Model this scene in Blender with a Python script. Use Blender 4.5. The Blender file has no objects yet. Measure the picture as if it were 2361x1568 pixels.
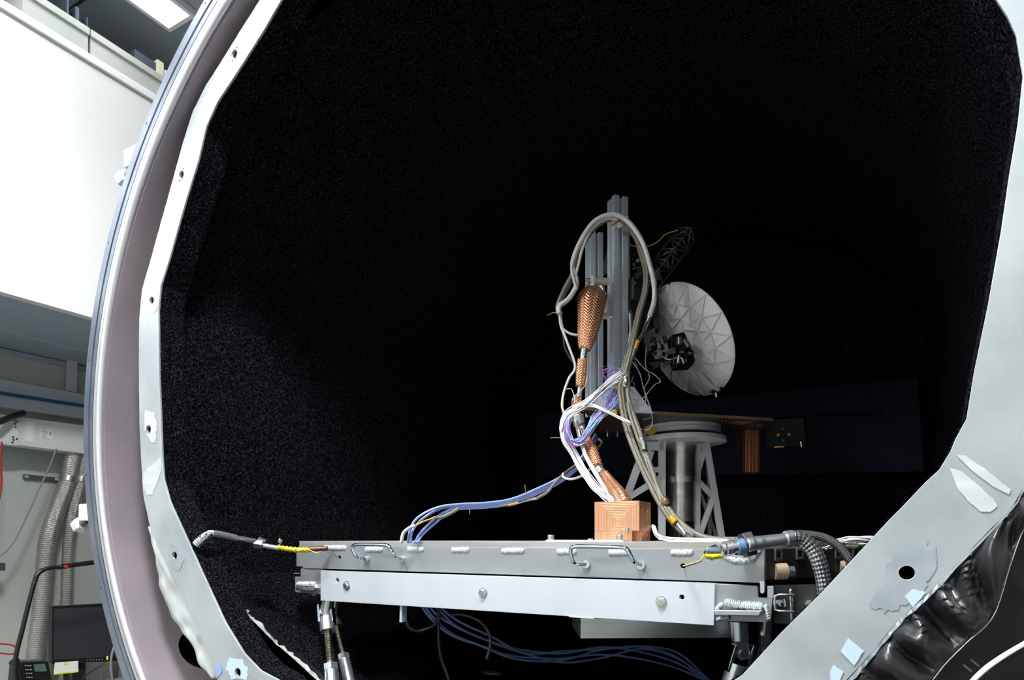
import bpy, bmesh, math, random
from mathutils import Vector, Matrix, noise
random.seed(7)
R = math.radians
sc = bpy.context.scene
C = sc.collection
V = Vector

# ---------------------------------------------------------------- camera, world, exposure
W_, H_, F_, HY, YAW = 2361.0, 1568.0, 1500.0, 1243.0, R(29)
SN, CS = math.sin(YAW), math.cos(YAW)
cd = bpy.data.cameras.new('camera'); cam = bpy.data.objects.new('camera', cd); C.objects.link(cam)
cam.location = (0, 0, 0); cam.rotation_euler = (R(90), 0, YAW)
cd.sensor_fit = 'HORIZONTAL'; cd.sensor_width = 36; cd.lens = F_ / W_ * 36
cd.shift_y = (HY - H_ / 2) / W_
cd.clip_start = 0.02; cd.clip_end = 100
sc.camera = cam
wd = bpy.data.worlds.new('world'); sc.world = wd; wd.use_nodes = True
wd.node_tree.nodes['Background'].inputs[0].default_value = (0.82, 0.92, 1.0, 1)
wd.node_tree.nodes['Background'].inputs[1].default_value = 0.22
sc.view_settings.view_transform = 'Standard'; sc.view_settings.look = 'None'
sc.view_settings.gamma = 1; sc.view_settings.use_curve_mapping = False
sc.view_settings.exposure = 0.0
CEIL, FLOOR = 3.3, -1.55
# ceiling fixtures: (x0, x1, y0, y1, strength)
LIGHTS = [(-1.0, -0.4, 0.05, 0.65, 215, 'square ceiling panel light above the front of the chamber'),
          (-3.93, -3.72, 1.37, 2.57, 9, 'narrow bright ceiling light above the storage bins'),
          (-3.2, -2.6, -0.5, 0.7, 44, 'added unseen ceiling panel that brightens the white mezzanine face'),  # added out of view to blow out the white mezzanine face
          (-3.1, -2.5, -2.4, -1.2, 90, 'ceiling panel light out in front of the white mezzanine'),
          (0.8, 1.4, -1.6, -0.4, 14, 'ceiling panel light at the right of the room')]

FWD = V((-SN, CS, 0)); RT = V((CS, SN, 0))
def ray(px, py):
    return FWD + RT * ((px - W_ / 2) / F_) + V((0, 0, (HY - py) / F_))
def PT(px, py, t): return ray(px, py) * t
def PY(px, py, Y=1.5):
    r = ray(px, py); return r * (Y / r.y)
def PX(px, py, X):
    r = ray(px, py); return r * (X / r.x)
def PZ(px, py, Z):
    r = ray(px, py); return r * (Z / r.z)

# ---------------------------------------------------------------- materials
def new_mat(name):
    m = bpy.data.materials.new(name); m.use_nodes = True
    return m, m.node_tree, m.node_tree.nodes, m.node_tree.links, m.node_tree.nodes['Principled BSDF']
def mat(name, col, rough=0.5, metal=0.0, col2=None, nscale=6, detail=5, bump=0, bscale=60, rvar=0, emis=None, es=0, coat=0, stretch=None, contrast=(0.35, 0.65), aniso=0, spec=None):
    m, nt, N, L, b = new_mat(name)
    b.inputs['Base Color'].default_value = (*col, 1)
    b.inputs['Roughness'].default_value = rough; b.inputs['Metallic'].default_value = metal
    if coat: b.inputs['Coat Weight'].default_value = coat; b.inputs['Coat Roughness'].default_value = 0.08
    if aniso: b.inputs['Anisotropic'].default_value = aniso
    if spec is not None: b.inputs['Specular IOR Level'].default_value = spec
    if emis: b.inputs['Emission Color'].default_value = (*emis, 1); b.inputs['Emission Strength'].default_value = es
    tc = N.new('ShaderNodeTexCoord'); src = tc.outputs['Object']
    if stretch:
        mp = N.new('ShaderNodeMapping'); mp.inputs['Scale'].default_value = stretch
        L.new(src, mp.inputs[0]); src = mp.outputs[0]
    if col2 or rvar:
        n = N.new('ShaderNodeTexNoise'); n.inputs['Scale'].default_value = nscale; n.inputs['Detail'].default_value = detail
        L.new(src, n.inputs['Vector'])
        cr = N.new('ShaderNodeValToRGB'); cr.color_ramp.elements[0].position = contrast[0]; cr.color_ramp.elements[1].position = contrast[1]
        cr.color_ramp.elements[0].color = (*col, 1); cr.color_ramp.elements[1].color = (*(col2 or col), 1)
        L.new(n.outputs['Fac'], cr.inputs[0])
        if col2: L.new(cr.outputs[0], b.inputs['Base Color'])
        if rvar:
            mr = N.new('ShaderNodeMapRange'); mr.inputs['From Min'].default_value = 0.3; mr.inputs['From Max'].default_value = 0.7
            mr.inputs['To Min'].default_value = max(0.03, rough - rvar); mr.inputs['To Max'].default_value = rough + rvar
            L.new(n.outputs['Fac'], mr.inputs[0]); L.new(mr.outputs[0], b.inputs['Roughness'])
    if bump:
        n2 = N.new('ShaderNodeTexNoise'); n2.inputs['Scale'].default_value = bscale; n2.inputs['Detail'].default_value = 4
        L.new(src, n2.inputs['Vector'])
        bp = N.new('ShaderNodeBump'); bp.inputs['Strength'].default_value = bump; bp.inputs['Distance'].default_value = 0.01
        L.new(n2.outputs['Fac'], bp.inputs['Height']); L.new(bp.outputs[0], b.inputs['Normal'])
    return m
def braid(name, ca, cb, nu, nv, rough=0.4, metal=0.9, bump=0.8):
    """woven sleeve from the tube's own uv: u runs round it, v along it in metres"""
    m, nt, N, L, b = new_mat(name)
    b.inputs['Roughness'].default_value = rough; b.inputs['Metallic'].default_value = metal
    uv = N.new('ShaderNodeUVMap'); sp = N.new('ShaderNodeSeparateXYZ'); L.new(uv.outputs[0], sp.inputs[0])
    def mth(op, a, bb=None):
        n = N.new('ShaderNodeMath'); n.operation = op
        for i, x in enumerate((a, bb)):
            if x is None: continue
            if isinstance(x, (int, float)): n.inputs[i].default_value = x
            else: L.new(x, n.inputs[i])
        return n.outputs[0]
    u = mth('MULTIPLY', sp.outputs[0], 2 * math.pi * nu); v = mth('MULTIPLY', sp.outputs[1], 2 * math.pi * nv)
    s1 = mth('SINE', mth('ADD', u, v)); s2 = mth('SINE', mth('SUBTRACT', u, v))
    f = mth('MULTIPLY_ADD', mth('MULTIPLY', s1, s2), 0.5); f.node.inputs[2].default_value = 0.5
    cr = N.new('ShaderNodeValToRGB'); cr.color_ramp.elements[0].color = (*ca, 1); cr.color_ramp.elements[1].color = (*cb, 1)
    cr.color_ramp.elements[0].position = 0.15; cr.color_ramp.elements[1].position = 0.6
    L.new(f, cr.inputs[0]); L.new(cr.outputs[0], b.inputs['Base Color'])
    bp = N.new('ShaderNodeBump'); bp.inputs['Strength'].default_value = bump; bp.inputs['Distance'].default_value = 0.002
    L.new(f, bp.inputs['Height']); L.new(bp.outputs[0], b.inputs['Normal'])
    return m
def herring(name, ca, cb, nu, nv, amp, rough=0.35, metal=0.8):
    """herringbone weave of flat strands from the tube's uv"""
    m, nt, N, L, b = new_mat(name)
    b.inputs['Roughness'].default_value = rough; b.inputs['Metallic'].default_value = metal
    uv = N.new('ShaderNodeUVMap'); sp = N.new('ShaderNodeSeparateXYZ'); L.new(uv.outputs[0], sp.inputs[0])
    def mth(op, *a):
        n = N.new('ShaderNodeMath'); n.operation = op
        for i, x in enumerate(a):
            if isinstance(x, (int, float)): n.inputs[i].default_value = x
            else: L.new(x, n.inputs[i])
        return n.outputs[0]
    tri = mth('PINGPONG', mth('MULTIPLY', sp.outputs[0], 2.0 * nu), 1.0)
    ph = mth('ADD', mth('MULTIPLY', sp.outputs[1], nv), mth('MULTIPLY', tri, amp))
    f = mth('MULTIPLY_ADD', mth('SINE', mth('MULTIPLY', ph, 2 * math.pi)), 0.5, 0.5)
    ed = mth('SUBTRACT', 1.0, mth('POWER', mth('ABSOLUTE', mth('MULTIPLY_ADD', tri, 2.0, -1.0)), 6.0))
    g = mth('MULTIPLY', f, mth('MULTIPLY_ADD', ed, 0.6, 0.4))
    cr = N.new('ShaderNodeValToRGB'); cr.color_ramp.elements[0].color = (*ca, 1); cr.color_ramp.elements[1].color = (*cb, 1)
    cr.color_ramp.elements[0].position = 0.08; cr.color_ramp.elements[1].position = 0.5
    L.new(g, cr.inputs[0]); L.new(cr.outputs[0], b.inputs['Base Color'])
    bp = N.new('ShaderNodeBump'); bp.inputs['Strength'].default_value = 0.8; bp.inputs['Distance'].default_value = 0.002
    L.new(g, bp.inputs['Height']); L.new(bp.outputs[0], b.inputs['Normal'])
    return m
def shag():
    """matt black fibre lining with fibre glints painted in as pale speckles"""
    m, nt, N, L, b = new_mat('black_fibre_lining')
    tc = N.new('ShaderNodeTexCoord')
    n = N.new('ShaderNodeTexNoise'); n.inputs['Scale'].default_value = 150; n.inputs['Detail'].default_value = 3; n.inputs['Roughness'].default_value = 0.7
    L.new(tc.outputs['Object'], n.inputs['Vector'])
    cr = N.new('ShaderNodeValToRGB'); e = cr.color_ramp.elements
    e[0].position = 0.40; e[0].color = (0.0009, 0.0009, 0.0013, 1)
    e[1].position = 0.58; e[1].color = (0.0140, 0.0134, 0.0178, 1)
    k = e.new(0.72); k.color = (0.08, 0.08, 0.095, 1)  # pale ramp stop paints the fibre glints into the colour
    L.new(n.outputs['Fac'], cr.inputs[0]); L.new(cr.outputs[0], b.inputs['Base Color'])
    b.inputs['Roughness'].default_value = 1; b.inputs['Specular IOR Level'].default_value = 0.0
    bp = N.new('ShaderNodeBump'); bp.inputs['Strength'].default_value = 0.6; bp.inputs['Distance'].default_value = 0.01
    L.new(n.outputs['Fac'], bp.inputs['Height']); L.new(bp.outputs[0], b.inputs['Normal'])
    return m
def grooved_copper():
    m, nt, N, L, b = new_mat('machined_copper')
    b.inputs['Metallic'].default_value = 0.75; b.inputs['Roughness'].default_value = 0.42
    uv = N.new('ShaderNodeUVMap'); sp = N.new('ShaderNodeSeparateXYZ'); L.new(uv.outputs[0], sp.inputs[0])
    def mth(op, a, bb=None):
        n = N.new('ShaderNodeMath'); n.operation = op
        for i, x in enumerate((a, bb)):
            if x is None: continue
            if isinstance(x, (int, float)): n.inputs[i].default_value = x
            else: L.new(x, n.inputs[i])
        return n.outputs[0]
    mx = mth('MAXIMUM', mth('ABSOLUTE', sp.outputs[0]), mth('ABSOLUTE', sp.outputs[1]))
    s = mth('SINE', mth('MULTIPLY', mx, 2 * math.pi * 185))
    f = mth('MULTIPLY_ADD', s, 0.5); f.node.inputs[2].default_value = 0.5
    cr = N.new('ShaderNodeValToRGB'); cr.color_ramp.elements[0].color = (0.42, 0.17, 0.085, 1); cr.color_ramp.elements[1].color = (0.82, 0.43, 0.26, 1)
    cr.color_ramp.elements[0].position = 0.0; cr.color_ramp.elements[1].position = 0.3
    L.new(f, cr.inputs[0]); L.new(cr.outputs[0], b.inputs['Base Color'])
    bp = N.new('ShaderNodeBump'); bp.inputs['Strength'].default_value = 0.25; bp.inputs['Distance'].default_value = 0.0015
    L.new(f, bp.inputs['Height']); L.new(bp.outputs[0], b.inputs['Normal'])
    return m

M = dict(
    wallwhite=mat('white_wall_paint', (0.92, 0.92, 0.91), 0.6, col2=(0.90, 0.90, 0.89), nscale=2),
    backwall=mat('cream_wall_paint', (0.52, 0.54, 0.50), 0.7, col2=(0.47, 0.49, 0.45), nscale=1.5),
    ceiling=mat('grey_ceiling_board', (0.36, 0.42, 0.46), 0.8, col2=(0.29, 0.34, 0.38), nscale=1.3),
    soffit=mat('blue_grey_panel', (0.42, 0.49, 0.54), 0.6, col2=(0.37, 0.43, 0.48), nscale=1.2),
    floor=mat('grey_floor', (0.2, 0.2, 0.21), 0.5, col2=(0.15, 0.15, 0.16), nscale=3),
    lamp=mat('light_diffuser', (1, 1, 1), 0.5, emis=(0.95, 0.98, 1), es=20),
    vessel=mat('blasted_steel', (0.34, 0.285, 0.31), 0.55, 0.25, col2=(0.27, 0.235, 0.255), nscale=3.2, detail=8, bump=0.12, bscale=140),
    flange=mat('flange_steel', (0.30, 0.33, 0.38), 0.36, 0.7, col2=(0.20, 0.23, 0.29), nscale=4),
    bead=mat('polished_bead', (0.66, 0.64, 0.66), 0.38, 0.55),
    dark_steel_and_shade=mat('dark_steel_and_shade', (0.05, 0.05, 0.055), 0.5, 0.6),  # also paints the backlit shade on the table's right side
    strip=mat('weathered_aluminium', (0.50, 0.525, 0.53), 0.5, 0.35, col2=(0.36, 0.39, 0.405), nscale=3.2, detail=8, rvar=0.08, bump=0.05, bscale=25, contrast=(0.40, 0.62)),
    patch=mat('ground_aluminium', (0.33, 0.37, 0.41), 0.5, 0.35, col2=(0.43, 0.46, 0.49), nscale=14),
    weldline=mat('ground_weld', (0.74, 0.76, 0.78), 0.4, 0.3, col2=(0.58, 0.61, 0.63), nscale=9, stretch=(1, 1, 3)),
    shag=shag(),
    foil=mat('aluminium_foil', (0.92, 0.94, 0.97), 0.16, 0.95, bump=0.5, bscale=22),
    sheet=mat('bright_crumpled_sheet', (0.86, 0.89, 0.90), 0.36, 0.55, col2=(0.66, 0.67, 0.66), nscale=7),
    blackfoil=mat('black_foil', (0.020, 0.019, 0.021), 0.30, 0.1, bump=0.06, bscale=5, spec=0.5),
    shadeblack=mat('shade_sheet', (0.004, 0.004, 0.0045), 0.5, 0.0, bump=0.4, bscale=14, stretch=(1, 1, 0.3)),  # near-black colour in place of shade on the vessel wall
    blackpanel=mat('dark_blue_black_panel', (0.011, 0.012, 0.021), 0.9, 0.0, col2=(0.024, 0.026, 0.042), nscale=120, contrast=(0.45, 0.72), spec=0.05),
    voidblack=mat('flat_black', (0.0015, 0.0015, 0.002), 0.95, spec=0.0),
    slab=mat('mill_aluminium', (0.41, 0.43, 0.44), 0.44, 0.6, col2=(0.32, 0.34, 0.35), nscale=5, detail=9, rvar=0.08, stretch=(1, 1, 1.6)),
    topplate=mat('dull_plate', (0.50, 0.50, 0.49), 0.5, 0.65, col2=(0.38, 0.37, 0.35), nscale=6, stretch=(0.6, 1, 3)),
    beam=mat('bright_aluminium', (0.68, 0.72, 0.77), 0.42, 0.4, col2=(0.63, 0.665, 0.71), nscale=2.5, stretch=(2, 1, 0.3)),
    brushed=mat('brushed_aluminium', (0.72, 0.74, 0.77), 0.26, 0.95, col2=(0.6, 0.62, 0.66), nscale=5, stretch=(0.5, 0.5, 60), aniso=0.6),
    weld=mat('weld_metal', (0.80, 0.86, 0.88), 0.34, 0.5, col2=(0.62, 0.68, 0.70), nscale=40, bump=0.4, bscale=110),
    chrome=mat('chrome', (0.72, 0.80, 0.88), 0.07, 1.0),
    steel=mat('stainless_steel', (0.74, 0.72, 0.68), 0.30, 1.0, col2=(0.54, 0.52, 0.49), nscale=18),
    steelw=mat('bright_fitting_steel', (0.80, 0.85, 0.88), 0.25, 0.9),
    thread=mat('threaded_rod_steel', (0.42, 0.38, 0.32), 0.3, 1.0),
    anod=mat('anodised_profile', (0.60, 0.66, 0.72), 0.45, 0.35, bump=0.03, bscale=400),
    pedes=mat('bead_blasted_aluminium', (0.64, 0.64, 0.66), 0.55, 0.35, col2=(0.55, 0.55, 0.57), nscale=8),
    gusset=mat('pale_gusset', (0.55, 0.57, 0.62), 0.5, 0.2),
    brown=mat('bronzed_plate', (0.062, 0.040, 0.027), 0.42, 0.4, col2=(0.04, 0.026, 0.018), nscale=7),
    brownedge=mat('plate_edge', (0.30, 0.20, 0.12), 0.4, 0.6),
    copper=mat('smooth_copper', (0.80, 0.37, 0.20), 0.35, 0.85, col2=(0.62, 0.25, 0.12), nscale=14, stretch=(6, 6, 0.4)),
    gcopper=grooved_copper(),
    cbraid=herring('copper_braid', (0.22, 0.06, 0.025), (0.95, 0.46, 0.27), 6, 95, 1.1),
    cbraidw=herring('wide_copper_braid', (0.22, 0.06, 0.025), (0.96, 0.48, 0.29), 10, 78, 1.2),
    gbraid=braid('grey_braided_sleeve', (0.04, 0.036, 0.028), (0.29, 0.27, 0.215), 5, 130, 0.45, 0.5, 0.5),
    wbraid=braid('pale_braided_sleeve', (0.30, 0.28, 0.25), (0.78, 0.76, 0.71), 5, 150, 0.5, 0.2, 0.4),
    bbraid=braid('black_braided_sleeve', (0.008, 0.008, 0.008), (0.07, 0.066, 0.064), 6, 120, 0.5, 0.2),
    sbraid=braid('steel_braided_hose', (0.12, 0.15, 0.17), (0.95, 0.98, 1.0), 7, 42, 0.22, 0.9),
    ribhose=braid('ribbed_steel_hose', (0.42, 0.45, 0.46), (0.9, 0.92, 0.93), 0, 130, 0.25, 0.7),
    mesh=braid('wire_mesh_duct', (0.12, 0.12, 0.11), (0.55, 0.53, 0.48), 26, 40, 0.35, 0.7),
    whitewire=mat('white_wire', (0.86, 0.82, 0.84), 0.4),
    bluecable=mat('periwinkle_cable', (0.25, 0.36, 0.78), 0.35, col2=(0.30, 0.40, 0.80)),
    lightblue=mat('sky_blue_wire', (0.30, 0.62, 0.85), 0.4),
    bluewire=mat('blue_wire', (0.07, 0.14, 0.55), 0.4),
    purple=mat('purple_wire', (0.30, 0.07, 0.42), 0.4),
    magenta=mat('magenta_wire', (0.55, 0.16, 0.45), 0.4),
    yellow=mat('yellow_wire', (0.78, 0.58, 0.10), 0.4),
    amber=mat('amber_tape', (0.72, 0.36, 0.03), 0.2, 0.2, coat=0.6),
    ytape=mat('yellow_foil_tape', (0.90, 0.83, 0.02), 0.16, 0.35, bump=0.8, bscale=60, col2=(0.72, 0.62, 0.02), nscale=30, coat=0.6),
    bluetape=mat('blue_tape', (0.13, 0.23, 0.38), 0.4, 0.2),
    paleblue=mat('pale_blue_tape', (0.55, 0.68, 0.80), 0.4, 0.1),
    periw=mat('blue_tape_bit', (0.25, 0.38, 0.68), 0.5),
    brownpipe=mat('tarnished_copper_pipe', (0.13, 0.06, 0.035), 0.4, 0.7, col2=(0.2, 0.1, 0.06), nscale=20),
    tan=mat('tan_plastic', (0.52, 0.48, 0.38), 0.5),
    peek=mat('beige_washer', (0.46, 0.36, 0.24), 0.45),
    dish=mat('white_dish', (0.74, 0.72, 0.71), 0.6, col2=(0.69, 0.67, 0.66), nscale=6),
    black=mat('black_plastic', (0.012, 0.012, 0.013), 0.35),
    blackgloss=mat('black_gloss', (0.014, 0.015, 0.016), 0.14, 0.3),
    gunmetal=mat('gunmetal', (0.17, 0.18, 0.19), 0.35, 0.7),
    screen=mat('monitor_screen', (0.035, 0.037, 0.042), 0.4),
    white=mat('white_enamel', (0.72, 0.77, 0.73), 0.45),
    whiteplastic=mat('white_plastic', (0.85, 0.88, 0.88), 0.4),
    greyline=mat('grey_print', (0.28, 0.31, 0.30), 0.6),
    traygrey=mat('tray_grey', (0.55, 0.60, 0.66), 0.5, 0.2),
    traycable=mat('tray_blue_cable', (0.01, 0.10, 0.27), 0.35),
    red=mat('red_cable', (0.45, 0.03, 0.03), 0.4),
    redbtn=mat('red_button', (0.65, 0.02, 0.02), 0.35),
    greywire=mat('grey_cable', (0.25, 0.26, 0.29), 0.5),
    darkcable=mat('black_cable', (0.012, 0.012, 0.014), 0.4),
    paper=mat('notice_paper', (0.85, 0.87, 0.78), 0.7),
    noteyellow=mat('notice_yellow', (0.80, 0.72, 0.05), 0.6),
    orange=mat('orange_indicator', (1, 0.35, 0.05), 0.5, emis=(1, 0.3, 0.03), es=2.5),
    lcd=mat('phone_display', (0.10, 0.16, 0.13), 0.25),
    green=mat('green_cap', (0.02, 0.13, 0.03), 0.5),
    bin=mat('pale_grey_bin', (0.40, 0.43, 0.39), 0.5, col2=(0.48, 0.50, 0.47), nscale=3),
    folder=mat('slate_folder', (0.045, 0.06, 0.08), 0.6),
    cream=mat('cream_card', (0.72, 0.68, 0.52), 0.7),
    desk=mat('desk_top', (0.45, 0.46, 0.45), 0.5),
)

# ---------------------------------------------------------------- mesh helpers
def empty(name, loc, label, cat, group=None):
    o = bpy.data.objects.new(name, None); C.objects.link(o); o.location = loc; o.empty_display_size = 0.05
    tag(o, label, cat, group); return o
def tag(o, label=None, cat=None, group=None, kind=None):
    if label: o['label'] = label
    if cat: o['category'] = cat
    if group: o['group'] = group
    if kind: o['kind'] = kind
    return o
def origin(o):
    p = V((0, 0, 0)); q = o
    while q: p += q.location; q = q.parent
    return p
def link(name, me, m, parent=None, smooth=False):
    if isinstance(m, str): m = M[m]
    if m: me.materials.clear(); me.materials.append(m)
    o = bpy.data.objects.new(name, me); C.objects.link(o)
    vs = me.vertices
    if len(vs):
        lo = [min(v.co[i] for v in vs) for i in range(3)]; hi = [max(v.co[i] for v in vs) for i in range(3)]
        c = V(((lo[0] + hi[0]) / 2, (lo[1] + hi[1]) / 2, lo[2]))
    else: c = V((0, 0, 0))
    me.transform(Matrix.Translation(-c))
    o.location = c - (origin(parent) if parent else V((0, 0, 0)))
    if parent: o.parent = parent
    if smooth:
        for p in me.polygons: p.use_smooth = True
        if smooth != 'all':
            me.set_sharp_from_angle(angle=R(35))
    return o
class B:
    def __init__(s): s.bm = bmesh.new(); s.uv = s.bm.loops.layers.uv.new('UVMap')
    def hexa(s, p):            # 8 corners, 0-3 bottom loop, 4-7 top loop
        v = [s.bm.verts.new(q) for q in p]
        for f in ((3, 2, 1, 0), (4, 5, 6, 7), (0, 1, 5, 4), (1, 2, 6, 5), (2, 3, 7, 6), (3, 0, 4, 7)):
            s.bm.faces.new([v[i] for i in f])
        return s
    def box(s, a, b):
        x0, y0, z0 = a; x1, y1, z1 = b
        return s.hexa([V(q) for q in ((x0, y0, z0), (x1, y0, z0), (x1, y1, z0), (x0, y1, z0), (x0, y0, z1), (x1, y0, z1), (x1, y1, z1), (x0, y1, z1))])
    def obox(s, c, ax, ay, az, sx, sy, sz):
        c = V(c); hx, hy, hz = ax * sx / 2, ay * sy / 2, az * sz / 2
        return s.hexa([c - hx - hy - hz, c + hx - hy - hz, c + hx + hy - hz, c - hx + hy - hz, c - hx - hy + hz, c + hx - hy + hz, c + hx + hy + hz, c - hx + hy + hz])
    def bar(s, p, q, w, h, up=V((0, 0, 1))):
        p, q = V(p), V(q); d = (q - p); L_ = d.length; d.normalize()
        x = d.cross(up)
        if x.length < 1e-4: x = d.cross(V((1, 0, 0)))
        x.normalize(); y = x.cross(d)
        return s.obox((p + q) / 2, x, d, y, w, L_, h)
    def prism(s, pts, ext):
        pts = [V(p) for p in pts]; ext = V(ext)
        a = [s.bm.verts.new(p) for p in pts]; b = [s.bm.verts.new(p + ext) for p in pts]
        n = len(pts); s.bm.faces.new(a); s.bm.faces.new(b[::-1])
        for i in range(n): s.bm.faces.new((a[i], b[i], b[(i + 1) % n], a[(i + 1) % n]))
        return s
    def cyl(s, p, q, r, r2=None, n=20, cap=True):
        return s.tube([p, q], [r, r if r2 is None else r2], n, cap)
    def tube(s, pts, r, n=10, cap=True, flat=1.0, up=None):
        pts = [V(p) for p in pts]; m = len(pts)
        if not isinstance(r, (list, tuple)): r = [r] * m
        T = []
        for i in range(m):
            d = pts[min(i + 1, m - 1)] - pts[max(i - 1, 0)]
            T.append(d.normalized() if d.length > 1e-9 else V((0, 0, 1)))
        x = T[0].cross(up or V((0.13, 0.21, 0.97)))
        if x.length < 1e-3: x = T[0].cross(V((1, 0, 0)))
        x.normalize(); rings = []; L_ = 0; Ls = []
        for i in range(m):
            if i: L_ += (pts[i] - pts[i - 1]).length
            Ls.append(L_)
            x = (x - T[i] * x.dot(T[i])).normalized(); y = T[i].cross(x)
            rings.append([s.bm.verts.new(pts[i] + (x * math.cos(2 * math.pi * k / n) + y * (math.sin(2 * math.pi * k / n) * flat)) * r[i]) for k in range(n)])
        for i in range(m - 1):
            for k in range(n):
                f = s.bm.faces.new((rings[i][k], rings[i][(k + 1) % n], rings[i + 1][(k + 1) % n], rings[i + 1][k]))
                for lp, uvv in zip(f.loops, ((k / n, Ls[i]), ((k + 1) / n, Ls[i]), ((k + 1) / n, Ls[i + 1]), (k / n, Ls[i + 1]))):
                    lp[s.uv].uv = uvv
        if cap: s.bm.faces.new(rings[0][::-1]); s.bm.faces.new(rings[-1])
        return s
    def ring(s, c, ax, r0, r1, h, n=48):      # flat washer with thickness along ax
        c, ax = V(c), V(ax).normalized(); x = ax.orthogonal().normalized(); y = ax.cross(x)
        g = []
        for k in range(n):
            d = x * math.cos(2 * math.pi * k / n) + y * math.sin(2 * math.pi * k / n)
            g.append([s.bm.verts.new(q) for q in (c + d * r0, c + d * r1, c + d * r1 + ax * h, c + d * r0 + ax * h)])
        for k in range(n):
            a, b = g[k], g[(k + 1) % n]
            for i in range(4): s.bm.faces.new((a[i], a[(i + 1) % 4], b[(i + 1) % 4], b[i]))
        return s
    def ball(s, c, r, sc_=(1, 1, 1), sub=2):
        g = bmesh.ops.create_icosphere(s.bm, subdivisions=sub, radius=1)
        for v in g['verts']: v.co = V(c) + V((v.co.x * sc_[0], v.co.y * sc_[1], v.co.z * sc_[2])) * r
        return s
    def grid(s, rows):
        vv = [[s.bm.verts.new(p) for p in r] for r in rows]
        for i in range(len(vv) - 1):
            for j in range(len(vv[0]) - 1):
                s.bm.faces.new((vv[i][j], vv[i][j + 1], vv[i + 1][j + 1], vv[i + 1][j]))
        return s
    def face(s, pts):
        s.bm.faces.new([s.bm.verts.new(V(p)) for p in pts]); return s
    def out(s, name, m, parent=None, smooth=False, bevel=0, solid=0, seg=2, norm=True):
        if norm: bmesh.ops.recalc_face_normals(s.bm, faces=s.bm.faces[:])
        me = bpy.data.meshes.new(name); s.bm.to_mesh(me); s.bm.free()
        o = link(name, me, m, parent, smooth)
        if solid:
            k = o.modifiers.new('solid', 'SOLIDIFY'); k.thickness = solid; k.offset = 0
        if bevel:
            k = o.modifiers.new('bevel', 'BEVEL'); k.width = bevel; k.segments = seg; k.limit_method = 'ANGLE'; k.harden_normals = False
        return o
def cat(pts, n=8):
    """catmull-rom through the points"""
    P = [V(p) for p in pts]; P = [P[0] * 2 - P[1]] + P + [P[-1] * 2 - P[-2]]; o = []
    for i in range(1, len(P) - 2):
        a, b, c, d = P[i - 1:i + 3]
        for k in range(n):
            t = k / n
            o.append(0.5 * ((2 * b) + (c - a) * t + (2 * a - 5 * b + 4 * c - d) * t * t + (3 * b - a - 3 * c + d) * t ** 3))
    o.append(P[-2]); return o
def plate(name, loops, depth, m, parent=None, bevel=0.0, place=None):
    """plate with holes: loops of (x,z), first outer; lies in plane y=0..depth then placed"""
    cu = bpy.data.curves.new('tmp', 'CURVE'); cu.dimensions = '2D'; cu.fill_mode = 'BOTH'; cu.extrude = depth / 2; cu.bevel_depth = bevel; cu.bevel_resolution = 1
    for lp in loops:
        sp = cu.splines.new('POLY'); sp.points.add(len(lp) - 1); sp.use_cyclic_u = True
        for i, (x, z) in enumerate(lp): sp.points[i].co = (x, z, 0, 1)
    t = bpy.data.objects.new('tmp', cu); C.objects.link(t)
    dg = bpy.context.evaluated_depsgraph_get()
    me = bpy.data.meshes.new_from_object(t.evaluated_get(dg))
    bpy.data.objects.remove(t); bpy.data.curves.remove(cu)
    me.transform(place or Matrix(((1, 0, 0, 0), (0, 0, -1, depth / 2), (0, 1, 0, 0), (0, 0, 0, 1))))
    return link(name, me, m, parent)
def circle2(x, z, r, n=20): return [(x + r * math.cos(2 * math.pi * k / n), z + r * math.sin(2 * math.pi * k / n)) for k in range(n)]
def pxs(L_, t=None, r=None):
    return [PT(*p) if len(p) == 3 else PT(p[0], p[1], t) for p in L_]
def cable(name, pts, r, m, parent=None, n=10, seg=8, **k):
    b = B(); b.tube(cat(pts, seg), r, n, **k); return b.out(name, m, parent, smooth='all')

# ================================================================ ROOM (the setting)
XW, XF = -5.17, -4.0
tag(B().box((XW - .1, -3.5, FLOOR), (XW, 6.5, CEIL)).out('wall_left', 'backwall'), kind='structure')
tag(B().box((XW, 6.4, FLOOR), (3.6, 6.5, CEIL)).out('wall_back', 'backwall'), kind='structure')
tag(B().box((XW, -3.6, FLOOR), (3.6, -3.5, CEIL)).out('wall_front', 'backwall'), kind='structure')
tag(B().box((3.6, -3.6, FLOOR), (3.7, 6.5, CEIL)).out('wall_right', 'backwall'), kind='structure')
tag(B().box((XW - .1, -3.5, FLOOR - .1), (3.6, 6.5, FLOOR)).out('floor', 'floor'), kind='structure')
cb = B(); cb.box((XW - .1, -3.5, CEIL), (3.6, 6.5, CEIL + .08))
tag(cb.out('ceiling', 'ceiling'), kind='structure')
cb = B()
for i in range(8): cb.box((XW, -2.6 + i * 1.2, CEIL - .006), (3.6, -2.585 + i * 1.2, CEIL - .0005))
for i in range(7): cb.box((XW + .6 + i * 1.2, -3.5, CEIL - .006), (XW + .615 + i * 1.2, 6.4, CEIL - .0005))
tag(cb.out('trim_1', 'dark_steel_and_shade'), kind='structure')
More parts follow.
